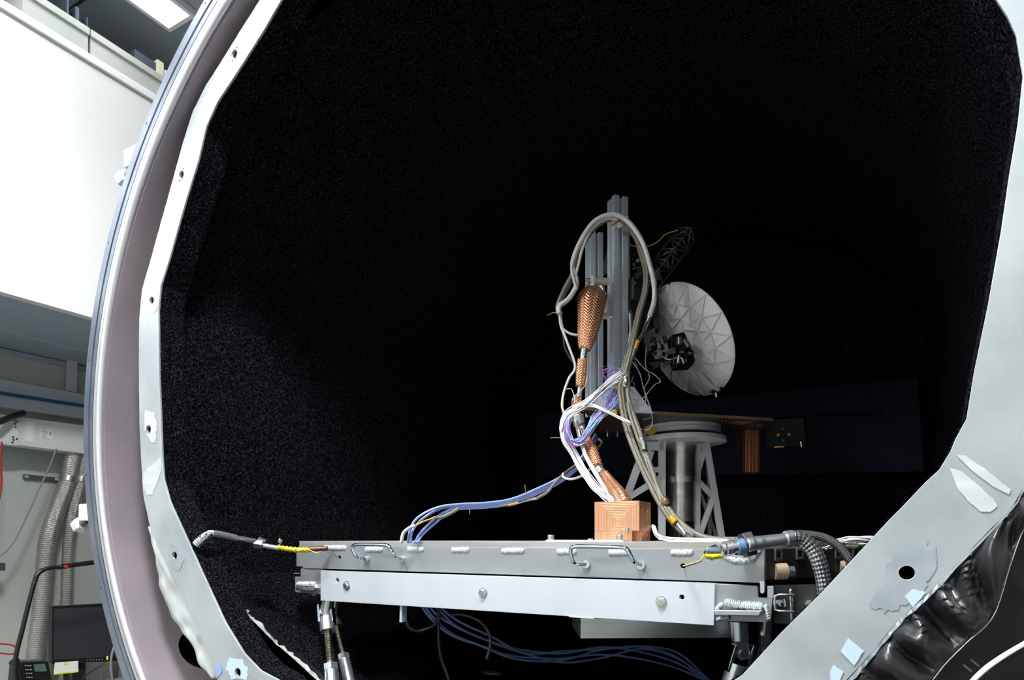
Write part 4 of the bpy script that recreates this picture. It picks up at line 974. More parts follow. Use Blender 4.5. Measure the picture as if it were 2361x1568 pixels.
# T-slot posts
def tslot(name, px, py_top, dpth, wpx, label, depth_k=1.0, pxsize=None):
    wd_ = wpx / F_ * dpth / math.sin(R(72.5)) ; h = wd_ / 2; base = PT(px, 948, dpth); z0 = ZPB + .013; z1 = (HY - py_top) / F_ * dpth
    t = empty(name, (base.x, base.y, z0), label, 'post', 'slotted aluminium posts on the brown plate')
    s_, g, k = h, h * .24, h * .5
    prof = []
    q1 = [(s_, -s_), (s_, -g), (s_ * .72, -g), (s_ * .72, -g * 1.9), (s_ * .40, -g * 0.9), (s_ * .40, g * .9), (s_ * .72, g * 1.9), (s_ * .72, g), (s_, g)]
    for r_ in range(4):
        a = math.pi / 2 * r_
        for x, y in q1: prof.append((x * math.cos(a) - y * math.sin(a), x * math.sin(a) + y * math.cos(a)))
    b = B(); b.prism([V((base.x, base.y, z0)) + AX * x + BX * y for x, y in prof], (0, 0, z1 - z0))
    b.out('extrusion', 'anod', t, bevel=.001)
    return t, base, h, z0, z1
tp, bp, hp_, z0p, z1p = tslot('extrusion_post', 1424, 460, 2.80, 34, 'tall slotted aluminium post rising highest above the plate')
ts, bs, hs, z0s, z1s = tslot('extrusion_post', 1370, 541, 2.92, 30, 'shorter slotted aluminium post left of the tallest one')
tb, b3, h3, z03, z13 = tslot('extrusion_post', 1437, 515, 3.02, 22, 'slim slotted post mostly hidden behind the tallest one')
tag(B().prism([PT(x, y, 2.74) for x, y in ((1345, 948), (1368, 930), (1400, 898), (1404, 948))], BX * .012).out('gusset', 'gusset'), 'pale triangular gusset left of the post foot', 'gusset', 'gussets at the foot of the posts')
tag(B().prism([PT(x, y, 2.74) for x, y in ((1446, 892), (1462, 892), (1507, 953), (1446, 950))], BX * .012).out('gusset', 'gusset'), 'pale triangular gusset right of the post foot', 'gusset', 'gussets at the foot of the posts')
tag(B().prism([PT(x, y, 2.95) for x, y in ((1404, 600), (1404, 625), (1388, 640), (1391, 612))], BX * .01).out('bracket_plate', 'anod'), 'small grey bracket plate between the two main posts', 'bracket')
tag(B().prism([PT(x, y, 2.9) for x, y in ((1392, 690), (1406, 690), (1406, 722), (1392, 722))], BX * .02).out('bracket_block', 'gusset'), 'pale block joining the two main posts', 'bracket')
def standoff(px0, px1, py, dpth, rpx, label):
    p, q = PT(px0, py - 3, dpth), PT(px1, py, dpth)
    t = empty('standoff', p, label, 'standoff', 'tan stand-offs on the tallest post')
    d = (q - p).normalized(); B().cyl(p, q, rpx / F_ * dpth, n=24).out('spacer', 'tan', t, smooth=True, bevel=.001)
    B().cyl(q, q + d * .018, .005, n=12).out('stud', 'steel', t, smooth=True)
standoff(1370, 1404, 650, 2.72, 8.5, 'upper tan cylindrical stand-off between the posts')
standoff(1384, 1402, 730, 2.74, 7, 'lower tan cylindrical stand-off beside the copper braid')
t = empty('strap_clamp', PT(1360, 665, 2.75), 'steel clamp bar with bolts above the copper braid', 'clamp')
B().prism([PT(x, y, 2.735) for x, y in ((1361, 636), (1369, 634), (1369, 662), (1361, 664))], BX * .02).out('bar', 'anod', t, bevel=.001)
for y_, x_ in ((645, 1350), (660, 1349), (667, 1346)):
    B().cyl(PT(x_, y_, 2.73), PT(1361, y_ + 1, 2.73), .007, n=6).out('bolt', 'steel', t)
b = B(); b.cyl(PT(1386, 660, 2.72), PT(1392, 680, 2.72), .011, .013); b.out('end_ferrule', 'steelw', t, smooth=True)
B().prism([PT(x, y, 2.74) for x, y in ((1343, 673), (1352, 666), (1385, 664), (1396, 686), (1390, 690), (1344, 690))], BX * .02).out('jaw', 'gunmetal', t, bevel=.001)
# block behind cable at the post top
t = empty('cable_tie_mount', PT(1428, 518, 2.72), 'tan tie mount with screw holding cables to the tallest post', 'tie mount')
B().cyl(PT(1428, 523, 2.75), PT(1428, 519, 2.70), .011, n=20).out('spacer', 'tan', t, smooth=True)
B().cyl(PT(1443, 502, 2.70), PT(1446, 501, 2.64), .006, n=6).out('screw', 'steel', t)
cable('tie', pxs([(1408, 521), (1420, 514), (1432, 506), (1438, 499), (1444, 505), (1438, 512), (1428, 513)], 2.66), .0022, 'amber', t)

# ================================================================ SPACECRAFT MODEL
SC = empty('spacecraft_model', PT(1500, 900, 2.95), 'spacecraft model with white ribbed dish, dark truss boom and instruments', 'spacecraft model')
# dish (convex ribbed side to us)
Dc = PT(1587, 786, 3.0)
maj2 = V((.53, -.85)); r_d = 134 / F_ * 3.0
tilt = R(71)
mj = (RT * maj2.x + UP * maj2.y).normalized()
per = (RT * .85 + UP * .53).normalized()
nrm = (-per * math.sin(tilt) - FWD * math.cos(tilt)).normalized()     # points to the viewer side
mn = mj.cross(nrm).normalized()
def dpt(r_, a, h=0): # bowl: vertex toward nrm
    return Dc + (mj * math.cos(a) + mn * math.sin(a)) * r_ * r_d + nrm * (.050 * (1 - r_ * r_) + h)
b = B(); rows = []
for i in range(13):
    rr = max(.001, i / 12); rows.append([dpt(rr, 2 * math.pi * k / 64) for k in range(65)])
b.grid(rows); refl_ = b.out('reflector', 'dish', SC, smooth='all', solid=.003)
NR = 16
nodes = []
for j, (rr, off) in enumerate(((.99, 0), (.70, .5), (.50, 0), (.32, .5), (.16, 0))):
    nodes.append([(rr, 2 * math.pi * (k + off) / NR) for k in range(NR)])
segs = []
def addseg(a, b_): segs.append((a, b_))
for k in range(NR):
    addseg(nodes[0][k], nodes[1][k]); addseg(nodes[0][(k + 1) % NR], nodes[1][k]); 
    addseg(nodes[1][k], nodes[2][k]); addseg(nodes[1][k], nodes[2][(k + 1) % NR])
    addseg(nodes[1][k], nodes[1][(k + 1) % NR])
    if k % 2 == 0:
        addseg(nodes[2][k], nodes[2][(k + 2) % NR]); addseg(nodes[2][k], nodes[3][k]); addseg(nodes[3][k], nodes[2][(k + 2) % NR])
b = B()
for (r0, a0), (r1, a1) in segs:
    m_ = 5; pts = []
    x0, y0, x1, y1 = r0 * math.cos(a0), r0 * math.sin(a0), r1 * math.cos(a1), r1 * math.sin(a1)
    P = []
    for i in range(m_ + 1):
        f = i / m_; x, y = x0 + (x1 - x0) * f, y0 + (y1 - y0) * f; P.append(dpt(math.hypot(x, y), math.atan2(y, x), .0045))
    for i in range(m_): b.bar(P[i], P[i + 1], .0045, .008, nrm)
b.out('ribs', 'dish', refl_)
b = B(); b.tube([dpt(1.0, 2 * math.pi * k / 64, .001) for k in range(65)], .0032, 6, cap=False); b.out('rim', 'dish', SC, smooth='all')
for a_px in ((1617, 694), (1679, 866), (1545, 878)):
    q = PT(a_px[0], a_px[1], 3.0 ); d = q - Dc; a = math.atan2(d.dot(mn), d.dot(mj)); q = dpt(1.0, a)
    B().obox(q, mj, mn, nrm, .012, .012, .016).out('rim_clip', 'black', refl_, bevel=.001)
q = dpt(.99, math.atan2((PT(1627, 908, 3) - Dc).dot(mn), (PT(1627, 908, 3) - Dc).dot(mj)))
B().obox(q - UP * .002, RT, FWD, UP, .044, .02, .012).out('feed_mount', 'black', SC, bevel=.001)
B().cyl(q - UP * .008, q - UP * .028 + RT * .004, .011, .009, n=18).out('sun_sensor', 'chrome', SC, smooth=True)
# hub behind instruments
B().cyl(dpt(0, 0, .0), dpt(0, 0, .05), .04, .03, n=10).out('dish_hub', 'black', SC)
# bus (ten sided)
bc = PT(1478, 700, 2.98)
b = B(); b.cyl(bc - UP * .13, bc + UP * .10, .085, .075, n=10); b.out('bus', 'black', SC, bevel=.002)
rnd = random.Random(21)
for i in range(26):
    x, y = rnd.uniform(1452, 1510), rnd.uniform(560, 905)
    q = PT(x, y, rnd.uniform(2.86, 2.98)); ax = V((rnd.uniform(-1, 1), rnd.uniform(-1, 1), rnd.uniform(-1, 1))).normalized(); ay = ax.orthogonal().normalized()
    B().obox(q, ax, ay, ax.cross(ay), rnd.uniform(.008, .035), rnd.uniform(.008, .04), rnd.uniform(.006, .02)).out('bus_box', 'blackgloss', SC, bevel=.001)
for i in range(9):
    x, y = rnd.uniform(1455, 1500), rnd.uniform(590, 660); q = PT(x, y, 2.88); d = V((rnd.uniform(-1, 1), rnd.uniform(-1, 1), rnd.uniform(-1, 1))).normalized()
    B().cyl(q, q + d * .025, rnd.uniform(.004, .009), n=12).out('thruster', 'gunmetal', SC, smooth=True)
B().cyl(PT(1470, 635, 2.88), PT(1478, 625, 2.84), .018, .014, n=20).out('sensor_barrel', 'gunmetal', SC, smooth=True)
B().prism([PT(x, y, 2.9) for x, y in ((1455, 690), (1500, 700), (1500, 760), (1470, 790))], FWD * .02).out('shield_panel', 'black', SC)
B().prism([PT(x, y, 2.88) for x, y in ((1484, 770), (1510, 755), (1512, 800), (1490, 815))], FWD * .01).out('shield_panel', 'gunmetal', SC)
# truss boom
tb0, tb1 = PT(1492, 660, 2.95), PT(1584, 540, 2.95)
axis = (tb1 - tb0).normalized(); sd = axis.cross(FWD).normalized()
w0 = .047
L3 = [sd * w0 , -sd * w0, -FWD * .06]
b = B(); nb = 5
P3 = [[tb0.lerp(tb1, i / nb) + o_ for i in range(nb + 1)] for o_ in L3]
for l_ in P3: b.tube(l_, .0042, 6)
b.out('boom_longerons', 'gunmetal', SC, smooth='all')
b = B()
for i in range(nb + 1):
    for j in range(3): b.tube([P3[j][i], P3[(j + 1) % 3][i]], .0032, 6)
for i in range(nb):
    for j in range(3):
        a, c = (P3[j][i], P3[(j + 1) % 3][i + 1]) if (i + j) % 2 else (P3[(j + 1) % 3][i], P3[j][i + 1]); b.tube([a, c], .0032, 6)
b.out('boom_braces', 'gunmetal', SC, smooth='all')
b = B()
for l_ in P3:
    for q in l_: B().ball(q, .005, sub=1).out('boom_node', 'steel', SC, smooth='all')
b = B()
for i in (1, 2): b.prism([P3[0][i], P3[1][i], P3[1][i].lerp(P3[0][i + 1], .3)], FWD * .002)
b.out('boom_plates', 'gunmetal', SC)
# instrument platform
IP = B(); rnd = random.Random(33)
IP.prism([PT(x, y, 2.84) for x, y in ((1548, 772), (1578, 765), (1586, 782), (1594, 805), (1603, 830), (1598, 842), (1560, 845), (1548, 815))], FWD * .08); IP.out('scan_platform', 'blackgloss', SC, bevel=.003)
for i in range(34):
    x, y = rnd.uniform(1496, 1592), rnd.uniform(782, 846); q = PT(x, y, rnd.uniform(2.80, 2.88)); s_ = rnd.uniform(.008, .026)
    bb_ = B()
    if i % 3 == 0:
        d = (RT * rnd.uniform(-1, 1) + UP * rnd.uniform(-1, 1)).normalized(); bb_.cyl(q, q + d * s_ * 1.6, s_ * .5, n=14)
        bb_.out('instrument', random.choice(('gunmetal', 'blackgloss', 'blackgloss')), SC, smooth=True)
    else:
        ax = (RT + UP * rnd.uniform(-.6, .6)).normalized(); ay = FWD; bb_.obox(q, ax, ay, ax.cross(ay), s_ * 1.3, s_, s_)
        bb_.out('instrument', random.choice(('blackgloss', 'black', 'gunmetal')), SC, bevel=.0015)
b = B(); b.cyl(PT(1566, 795, 2.79), PT(1566, 778, 2.79), .012, n=24); b.out('telescope_barrel', 'gunmetal', SC, smooth=True)
B().cyl(PT(1563, 838, 2.79), PT(1566, 820, 2.79), .007, n=16).out('telescope_barrel', 'steel', SC, smooth=True)
B().prism([PT(x, y, 2.79) for x, y in ((1568, 809), (1577, 809), (1577, 813), (1568, 814))], FWD * .01).out('copper_foil_square', 'copper', SC)
B().prism([PT(x, y, 2.79) for x, y in ((1588, 811), (1596, 813), (1594, 817), (1587, 815))], FWD * .01).out('copper_foil_square', 'copper', SC)
B().prism([PT(x, y, 2.80) for x, y in ((1513, 816), (1525, 814), (1525, 827), (1519, 824))], FWD * .004).out('foil_flag', 'foil', SC)
B().prism([PT(x, y, 2.80) for x, y in ((1531, 795), (1539, 795), (1542, 812), (1534, 806))], FWD * .004).out('foil_flag', 'steelw', SC)
cable('foil_wrapped_wire', pxs([(1532, 826), (1545, 829), (1560, 824), (1572, 826), (1576, 838)], 2.79), .0035, 'foil', SC)
cable('support_boom', pxs([(1440, 845), (1480, 838), (1520, 832), (1550, 826)], 2.86), .009, 'blackgloss', SC)
cable('loose_black_lead', pxs([(1550, 846), (1548, 858), (1546, 868), (1549, 880)], 2.85), .003, 'darkcable', SC)
b = B(); sp_ = [PT(1498 + i * 1.1, 838 + 2.5 * math.sin(i * 1.5), 2.84) for i in range(26)]; b.tube(sp_, .0014, 6); b.out('spring', 'gunmetal', SC, smooth='all')
tag(cable('thermocouple_wire', pxs([(1448, 562, 2.8), (1465, 568, 2.82), (1492, 568, 2.86), (1515, 558, 2.88), (1535, 540, 2.9), (1555, 533, 2.9), (1563, 531, 2.9)]), .0022, 'yellow'), 'thin yellow wire running to the truss boom tip', 'wire')
tag(B().prism([PT(x, y, 2.95) for x, y in ((1518, 543), (1524, 538), (1534, 537), (1528, 541))], FWD * .002).out('copper_scrap', 'brownpipe'), 'small dim copper strip left of the boom tip', 'strip')

# ================================================================ COPPER BRAID STRAP
t = empty('copper_braid_strap', PT(1450, 1155, 2.3), 'woven copper cooling strap from the posts down to the copper block', 'strap')
def sect(name, pts, r, m='cbraid', flat=.55, seg=6, n=28):
    P = cat(pxs(pts), seg); m_ = len(P); rr = []
    k = len(r)
    for i in range(m_):
        f = i / (m_ - 1) * (k - 1); j = min(int(f), k - 2); rr.append((r[j] + (r[j + 1] - r[j]) * (f - j)) / F_ * P[i].dot(FWD))
    b = B(); b.tube(P, rr, n, flat=flat, up=FWD * 1.0)
    return b.out(name, m, t, smooth='all')
sect('braid_bulb', [(1374, 663, 2.70), (1369, 680, 2.68), (1364, 700, 2.66), (1360, 735, 2.64), (1353, 775, 2.62), (1348, 806, 2.60)], [10, 24, 33, 34, 31, 28, 24, 19, 14], m='cbraidw', flat=.7)
b = B()
sect('foil_wrap', [(1348, 803, 2.60), (1346, 817, 2.60), (1344, 832, 2.60)], [8, 8.5], m='foil', flat=.8)
sect('braid_section', [(1343, 828, 2.60), (1340, 860, 2.6), (1337, 892, 2.6)], [11, 12.5, 10], flat=.7)
sect('foil_wrap', [(1338, 889, 2.60), (1336, 905, 2.60), (1334, 920, 2.6)], [5.5, 6], m='foil', flat=.8)
sect('braid_section', [(1332, 914, 2.60), (1331, 935, 2.6), (1330, 960, 2.6)], [9.5, 10.5, 7.5], flat=.7)
sect('ring_clamp', [(1331, 957, 2.58), (1334, 972, 2.58), (1337, 979, 2.58)], [14, 14], m='steelw', flat=.9)
sect('braid_section', [(1338, 975, 2.58), (1341, 984, 2.57)], [9, 8])
sect('foil_wrap', [(1341, 982, 2.57), (1346, 997, 2.56), (1353, 1014, 2.55)], [7, 6, 8], m='foil')
sect('braid_section', [(1351, 1008, 2.55), (1362, 1035, 2.52), (1378, 1077, 2.48)], [10, 14.5, 13], flat=.8)
sect('foil_wrap', [(1376, 1072, 2.48), (1386, 1087, 2.46), (1394, 1098, 2.44)], [9, 10], m='foil')
sect('braid_section', [(1391, 1092, 2.44), (1405, 1115, 2.38), (1425, 1143, 2.28), (1438, 1170, 2.21)], [12, 17, 22, 24], flat=.8)

# ================================================================ HARNESSES
def harness(name, label, strands, cat_='cable harness', group=None):
    t = empty(name, PT(*strands[0][1][-1]), label, cat_, group)
    for (nm, pts, r, m) in strands: cable(nm, pxs(pts), r, m, t, n=12)
    return t
A1 = [(1288, 724, 2.62), (1290, 706, 2.62), (1312, 688, 2.62), (1329, 658, 2.62), (1327, 636, 2.62), (1320, 612, 2.62), (1328, 580, 2.62), (1348, 540, 2.62), (1372, 510, 2.62), (1403, 496, 2.62), (1432, 500, 2.62), (1458, 522, 2.62), (1482, 560, 2.62), (1498, 610, 2.62), (1508, 655, 2.62), (1508, 695, 2.62), (1498, 728, 2.66)]
A1b = [(1290, 726, 2.64), (1286, 706, 2.63), (1300, 670, 2.63), (1316, 640, 2.63), (1327, 612, 2.63), (1340, 566, 2.63), (1362, 530, 2.63), (1388, 508, 2.63), (1415, 502, 2.63), (1436, 508, 2.64), (1460, 540, 2.66), (1480, 580, 2.67), (1492, 625, 2.67), (1490, 670, 2.67), (1476, 720, 2.66), (1462, 780, 2.64), (1450, 830, 2.62), (1440, 868, 2.6)]
A1c = [(x - (5 if i > 10 else -3), y + (3 if i < 10 else 0), t_ + .012) for i, (x, y, t_) in enumerate(A1b)]
A1c[0] = (1292, 722, 2.65)
harness('cable_harness', 'braided cable harness arching over the top of the tallest post', [('pale_sleeve', A1, .0102, 'wbraid'), ('grey_sleeve', A1b, .0095, 'gbraid'), ('grey_sleeve', A1c, .009, 'gbraid'),
    ('pale_sleeve', [(1327, 636, 2.615), (1334, 610, 2.62), (1345, 568, 2.62), (1366, 528, 2.625), (1398, 505, 2.625), (1424, 507, 2.63)], .006, 'wbraid'),
    ('pale_sleeve', [(1322, 600, 2.61), (1318, 620, 2.61), (1323, 645, 2.61), (1330, 668, 2.61)], .006, 'wbraid')])
G = [[(1441, 866, 2.6), (1434, 888, 2.58), (1436, 925, 2.56), (1443, 965, 2.54), (1455, 1005, 2.5), (1474, 1055, 2.46), (1498, 1105, 2.42), (1525, 1155, 2.36), (1552, 1195, 2.3), (1590, 1228, 2.24), (1640, 1246, 2.2), (1720, 1250, 2.18), (1800, 1245, 2.16), (1900, 1254, 2.12), (1980, 1262, 2.1)],
     [(1446, 866, 2.6), (1446, 890, 2.58), (1450, 925, 2.56), (1462, 962, 2.54), (1476, 1000, 2.5), (1484, 1030, 2.48), (1500, 1075, 2.44), (1515, 1120, 2.4), (1535, 1162, 2.34), (1562, 1197, 2.28), (1600, 1228, 2.22), (1650, 1243, 2.18), (1740, 1243, 2.15), (1830, 1236, 2.12), (1920, 1247, 2.1)],
     [(1436, 866, 2.59), (1428, 892, 2.57), (1431, 930, 2.55), (1438, 970, 2.53), (1450, 1010, 2.49), (1470, 1060, 2.45), (1493, 1110, 2.41), (1518, 1158, 2.35), (1546, 1200, 2.29), (1580, 1232, 2.24), (1630, 1249, 2.2)],
     [(1447, 930, 2.545), (1455, 965, 2.53), (1470, 1010, 2.49), (1492, 1070, 2.45), (1508, 1118, 2.41), (1530, 1165, 2.33), (1560, 1205, 2.27), (1600, 1236, 2.21)]]
t = harness('cable_harness', 'grey braided harness sweeping down from the wire tangle to the table', [('grey_sleeve', g, r_, 'gbraid') for g, r_ in zip(G, (.0095, .010, .0085, .007))])
for pts, m, r_ in (([(1442, 868, 2.58), (1443, 880, 2.58), (1440, 893, 2.57)], 'foil', .011), ([(1478, 1010, 2.46), (1484, 1024, 2.46), (1486, 1036, 2.46)], 'foil', .012), ([(1546, 1192, 2.27), (1556, 1205, 2.26)], 'amber', .013), ([(1562, 1208, 2.26), (1574, 1224, 2.24), (1580, 1232, 2.23)], 'foil', .008), ([(1530, 1160, 2.33), (1538, 1152, 2.32)], 'brownedge', .016)):
    o = cable('wrap', pxs(pts), r_, m, t)
t = harness('cable_harness', 'silver-wrapped pale lead joining the arch beside the dish', [('foil_wrap', [(1500, 724, 2.66), (1492, 742, 2.66), (1484, 765, 2.65), (1470, 790, 2.64)], .0075, 'foil'), ('black_tape', [(1470, 786, 2.64), (1462, 810, 2.63)], .0095, 'amber'), ('sleeve', [(1464, 805, 2.63), (1452, 838, 2.62), (1443, 868, 2.6)], .009, 'gbraid')])
harness('cable_harness', 'pale braided lead hanging left of the copper strap', [('sleeve', [(1290, 722, 2.62), (1293, 750, 2.62), (1308, 790, 2.62), (1326, 845, 2.62), (1312, 872, 2.62), (1300, 905, 2.62), (1296, 935, 2.62), (1301, 955, 2.62)], .0052, 'wbraid'),
    ('sleeve', [(1292, 722, 2.625), (1296, 752, 2.625), (1302, 762, 2.62), (1316, 770, 2.62), (1332, 773, 2.62)], .0048, 'wbraid'), ('tie', [(1262, 727, 2.62), (1275, 721, 2.62), (1284, 722, 2.61), (1293, 725, 2.61), (1297, 721, 2.61)], .0018, 'brownedge'),
    ('dark_sleeve', [(1298, 748, 2.64), (1300, 790, 2.64), (1308, 815, 2.64), (1321, 835, 2.64)], .004, 'bbraid')])
harness('cable_harness', 'short pale braided sleeve seen between the two main posts', [('sleeve', [(1406, 572, 2.95), (1400, 590, 2.95), (1394, 606, 2.95), (1388, 632, 2.95)], .008, 'wbraid'), ('sleeve', [(1396, 580, 2.96), (1395, 605, 2.96), (1386, 630, 2.96)], .007, 'gbraid')])

def jit(pts, a, rnd, dt=.01):
    return [(x + rnd.uniform(-a, a), y + rnd.uniform(-a, a), t_ + rnd.uniform(-dt, dt)) for x, y, t_ in pts]
def bundle(name, label, path, n, a, r, mats, seed, ends=1.0, part='wire'):
    rnd = random.Random(seed); t = empty(name, PT(*path[-1]), label, 'wire bundle')
    for i in range(n):
        ox, oy = rnd.uniform(-a, a), rnd.uniform(-a, a)
        P = [(x + ox * (ends if k == len(path) - 1 else 1.7 if k < 2 and n > 15 else 1) + rnd.uniform(-a, a) * .35, y + oy * (ends if k in (0, len(path) - 1) else 1) + rnd.uniform(-a, a) * .35, t_ + rnd.uniform(-.012, .012)) for k, (x, y, t_) in enumerate(path)]
        cable(part, pxs(P), r, mats[i % len(mats)], t, n=6, seg=7)
    return t
bundle('wire_bundle', 'white wires fanning from the posts and bending down to the copper block', [(1440, 858, 2.62), (1418, 874, 2.58), (1385, 902, 2.52), (1350, 932, 2.5), (1315, 952, 2.5), (1299, 978, 2.5), (1303, 1010, 2.5), (1322, 1045, 2.5), (1345, 1085, 2.46), (1372, 1122, 2.38), (1400, 1148, 2.3), (1416, 1160, 2.22)], 18, 7.5, .0019, ['whitewire', 'whitewire', 'whitewire', 'wallwhite'], 1, .6)
bundle('wire_bundle', 'white wires leading right from the bend to the grey harness', [(1330, 940, 2.5), (1360, 933, 2.5), (1395, 947, 2.49), (1425, 962, 2.47), (1452, 975, 2.46)], 4, 4, .0026, ['whitewire'], 2)
bundle('wire_bundle', 'pale grey sleeve pair falling in front of the lower copper strap', [(1328, 968, 2.55), (1335, 1000, 2.52), (1350, 1050, 2.46), (1378, 1100, 2.38), (1400, 1135, 2.3), (1415, 1158, 2.22)], 2, 2.5, .005, ['wbraid'], 3)
bundle('wire_bundle', 'blue and purple wires gathered in a loop left of the plate', [(1396, 945, 2.52), (1375, 965, 2.5), (1356, 995, 2.48), (1340, 1018, 2.48), (1322, 1020, 2.48), (1312, 1005, 2.48), (1308, 980, 2.49), (1312, 962, 2.5)], 26, 7, .00115, ['lightblue', 'purple', 'bluecable', 'magenta', 'lightblue', 'whitewire'], 4)
bundle('wire_bundle', 'blue and purple wires slanting from the plate edge to the loop', [(1418, 905, 2.6), (1406, 935, 2.55), (1384, 957, 2.5), (1362, 982, 2.48), (1346, 1006, 2.48), (1330, 1016, 2.48)], 22, 6.5, .00115, ['lightblue', 'purple', 'bluecable', 'magenta', 'lightblue'], 5)
# tangle
rnd = random.Random(77); t = empty('wire_tangle', PT(1418, 930, 2.66), 'dense tangle of purple and sky blue wires at the post foot', 'wire tangle')
for i in range(95):
    cx0, cy0 = rnd.gauss(1418, 14), rnd.gauss(893, 20); R0 = rnd.uniform(6, 20); a0 = rnd.uniform(0, 6.28); tt_ = rnd.uniform(2.62, 2.70)
    P = [(cx0 + R0 * rnd.uniform(.5, 1.2) * math.cos(a0 + k * 1.15), cy0 + R0 * rnd.uniform(.5, 1.3) * math.sin(a0 + k * 1.15), tt_ + rnd.uniform(-.01, .01)) for k in range(6)]
    cable('wire', pxs(P), .0011, ('purple', 'lightblue', 'purple', 'magenta', 'bluewire', 'lightblue', 'bluecable')[i % 7], t, n=5, seg=6)
rnd = random.Random(12)
bundle('wire_bundle', 'mixed wires rising beside the tallest post into the harness', [(1412, 925, 2.68), (1422, 880, 2.68), (1436, 845, 2.68), (1446, 800, 2.7), (1452, 760, 2.72), (1450, 720, 2.74)], 7, 4, .0015, ['whitewire', 'bluewire', 'yellow', 'lightblue'], 6)
for (pts, m, lab) in (
        ([(1455, 830, 2.7), (1475, 860, 2.7), (1482, 890, 2.7), (1488, 908, 2.7), (1498, 940, 2.68), (1504, 965, 2.66), (1500, 985, 2.64), (1488, 992, 2.62), (1476, 988, 2.6)], 'yellow', 'yellow wire falling in a long loop right of the posts'),
        ([(1464, 825, 2.7), (1486, 850, 2.7), (1510, 865, 2.7), (1523, 880, 2.7), (1508, 888, 2.7), (1492, 908, 2.7), (1478, 920, 2.7), (1458, 922, 2.7)], 'yellow', 'yellow wire with a kink reaching furthest right'),
        ([(1458, 810, 2.7), (1470, 850, 2.7), (1480, 880, 2.7), (1490, 912, 2.7), (1502, 945, 2.67), (1500, 962, 2.65), (1484, 968, 2.62)], 'bluewire', 'dark blue wire beside the long yellow loop'),
        ([(1490, 800, 2.75), (1488, 840, 2.72), (1497, 870, 2.7), (1486, 895, 2.7), (1488, 925, 2.7), (1470, 935, 2.7), (1445, 937, 2.7)], 'yellow', 'thin yellow wire curling below the instruments'),
        ([(1355, 865, 2.6), (1348, 890, 2.58), (1336, 903, 2.58), (1321, 918, 2.57), (1320, 940, 2.56), (1328, 948, 2.56)], 'yellow', 'yellow wire curving past the copper strap'),
        ([(1400, 848, 2.7), (1385, 857, 2.7), (1368, 855, 2.7), (1358, 849, 2.7), (1362, 843, 2.7), (1380, 850, 2.7), (1398, 852, 2.7)], 'magenta', 'magenta wire loop in front of the shorter post'),
        ([(1325, 918, 2.56), (1318, 898, 2.56), (1306, 897, 2.56)], 'whitewire', 'short white wire end left of the copper strap')):
    o = cable('loose_wire', pxs(pts), .0013, m, None, n=6); tag(o, lab, 'wire')
    if m == 'yellow': cable('twisted_strand', [p + RT * .0022 * math.sin(i * .9) + UP * .0022 * math.cos(i * .9) for i, p in enumerate(cat(pxs(pts), 4))], .0011, 'bluewire', o, n=6, seg=3)
for pts, lab in (([(1418, 888), (1431, 891), (1430, 898), (1417, 894)], 'small yellow connector in the wire tangle'), ([(1410, 945), (1421, 943), (1424, 955), (1411, 954)], 'yellow connector at the plate edge')):
    tag(B().prism([PT(x, y, 2.6) for x, y in pts], FWD * .012).out('connector', 'yellow', bevel=.001), lab, 'connector')
tag(cable('tie_end', pxs([(1268, 1010), (1282, 1009), (1300, 1010)], 2.5), .0018, 'brownedge'), 'thin brown tie end sticking out left of the wire loop', 'cable tie')

# blue cable arc
t = empty('blue_cable_bundle', PT(950, 1250, 2.5), 'periwinkle blue cables arching from the table up to the plate', 'cable bundle')
base = [(1375, 1006, 2.95), (1358, 1035, 2.85), (1330, 1075, 2.75), (1290, 1107, 2.65), (1240, 1132, 2.6), (1180, 1156, 2.55), (1120, 1165, 2.5), (1060, 1168, 2.45)]
ends = [[(1010, 1170, 2.42), (968, 1190, 2.4), (948, 1215, 2.4), (940, 1252, 2.4)], [(1015, 1173, 2.43), (975, 1196, 2.42), (952, 1222, 2.4), (946, 1252, 2.4)], [(1030, 1178, 2.44), (998, 1200, 2.44), (970, 1228, 2.42), (955, 1252, 2.4)], [(1035, 1181, 2.45), (1005, 1205, 2.45), (975, 1232, 2.43), (961, 1252, 2.4)]]
for i, e in enumerate(ends):
    P = [(x + (i - 1.5) * 1.2, y + (i - 1.5) * 3.4, t_ + .004 * i) for x, y, t_ in base] + e
    cable('cable', pxs(P), .0048, 'bluecable', t, n=10)
cable('tie', pxs([(1081, 1160), (1083, 1170), (1083, 1186)], 2.43), .002, 'brownedge', t); cable('tie', pxs([(1210, 1118), (1213, 1138), (1220, 1148)], 2.55), .002, 'brownedge', t)
harness('cable_harness', 'grey braided lead twisted along the blue cables', [('sleeve', [(1380, 1012, 2.93), (1388, 1020, 2.92), (1380, 1032, 2.88), (1360, 1048, 2.8), (1345, 1060, 2.74), (1320, 1078, 2.68), (1298, 1095, 2.62), (1278, 1115, 2.58), (1262, 1135, 2.55), (1240, 1148, 2.53)], .006, 'gbraid'),
    ('foil_wrap', [(1240, 1148, 2.53), (1215, 1153, 2.52), (1190, 1160, 2.5)], .0055, 'foil'), ('amber_wrap', [(1190, 1161, 2.5), (1172, 1165, 2.49)], .005, 'amber'), ('sleeve', [(1172, 1165, 2.49), (1152, 1167, 2.48)], .004, 'gbraid')])
harness('cable_harness', 'pale sleeve drooping in a loop below the blue cables', [('sleeve', [(1298, 1092, 2.6), (1299, 1100, 2.58), (1315, 1105, 2.56), (1340, 1098, 2.54), (1362, 1080, 2.54)], .0048, 'wbraid')])
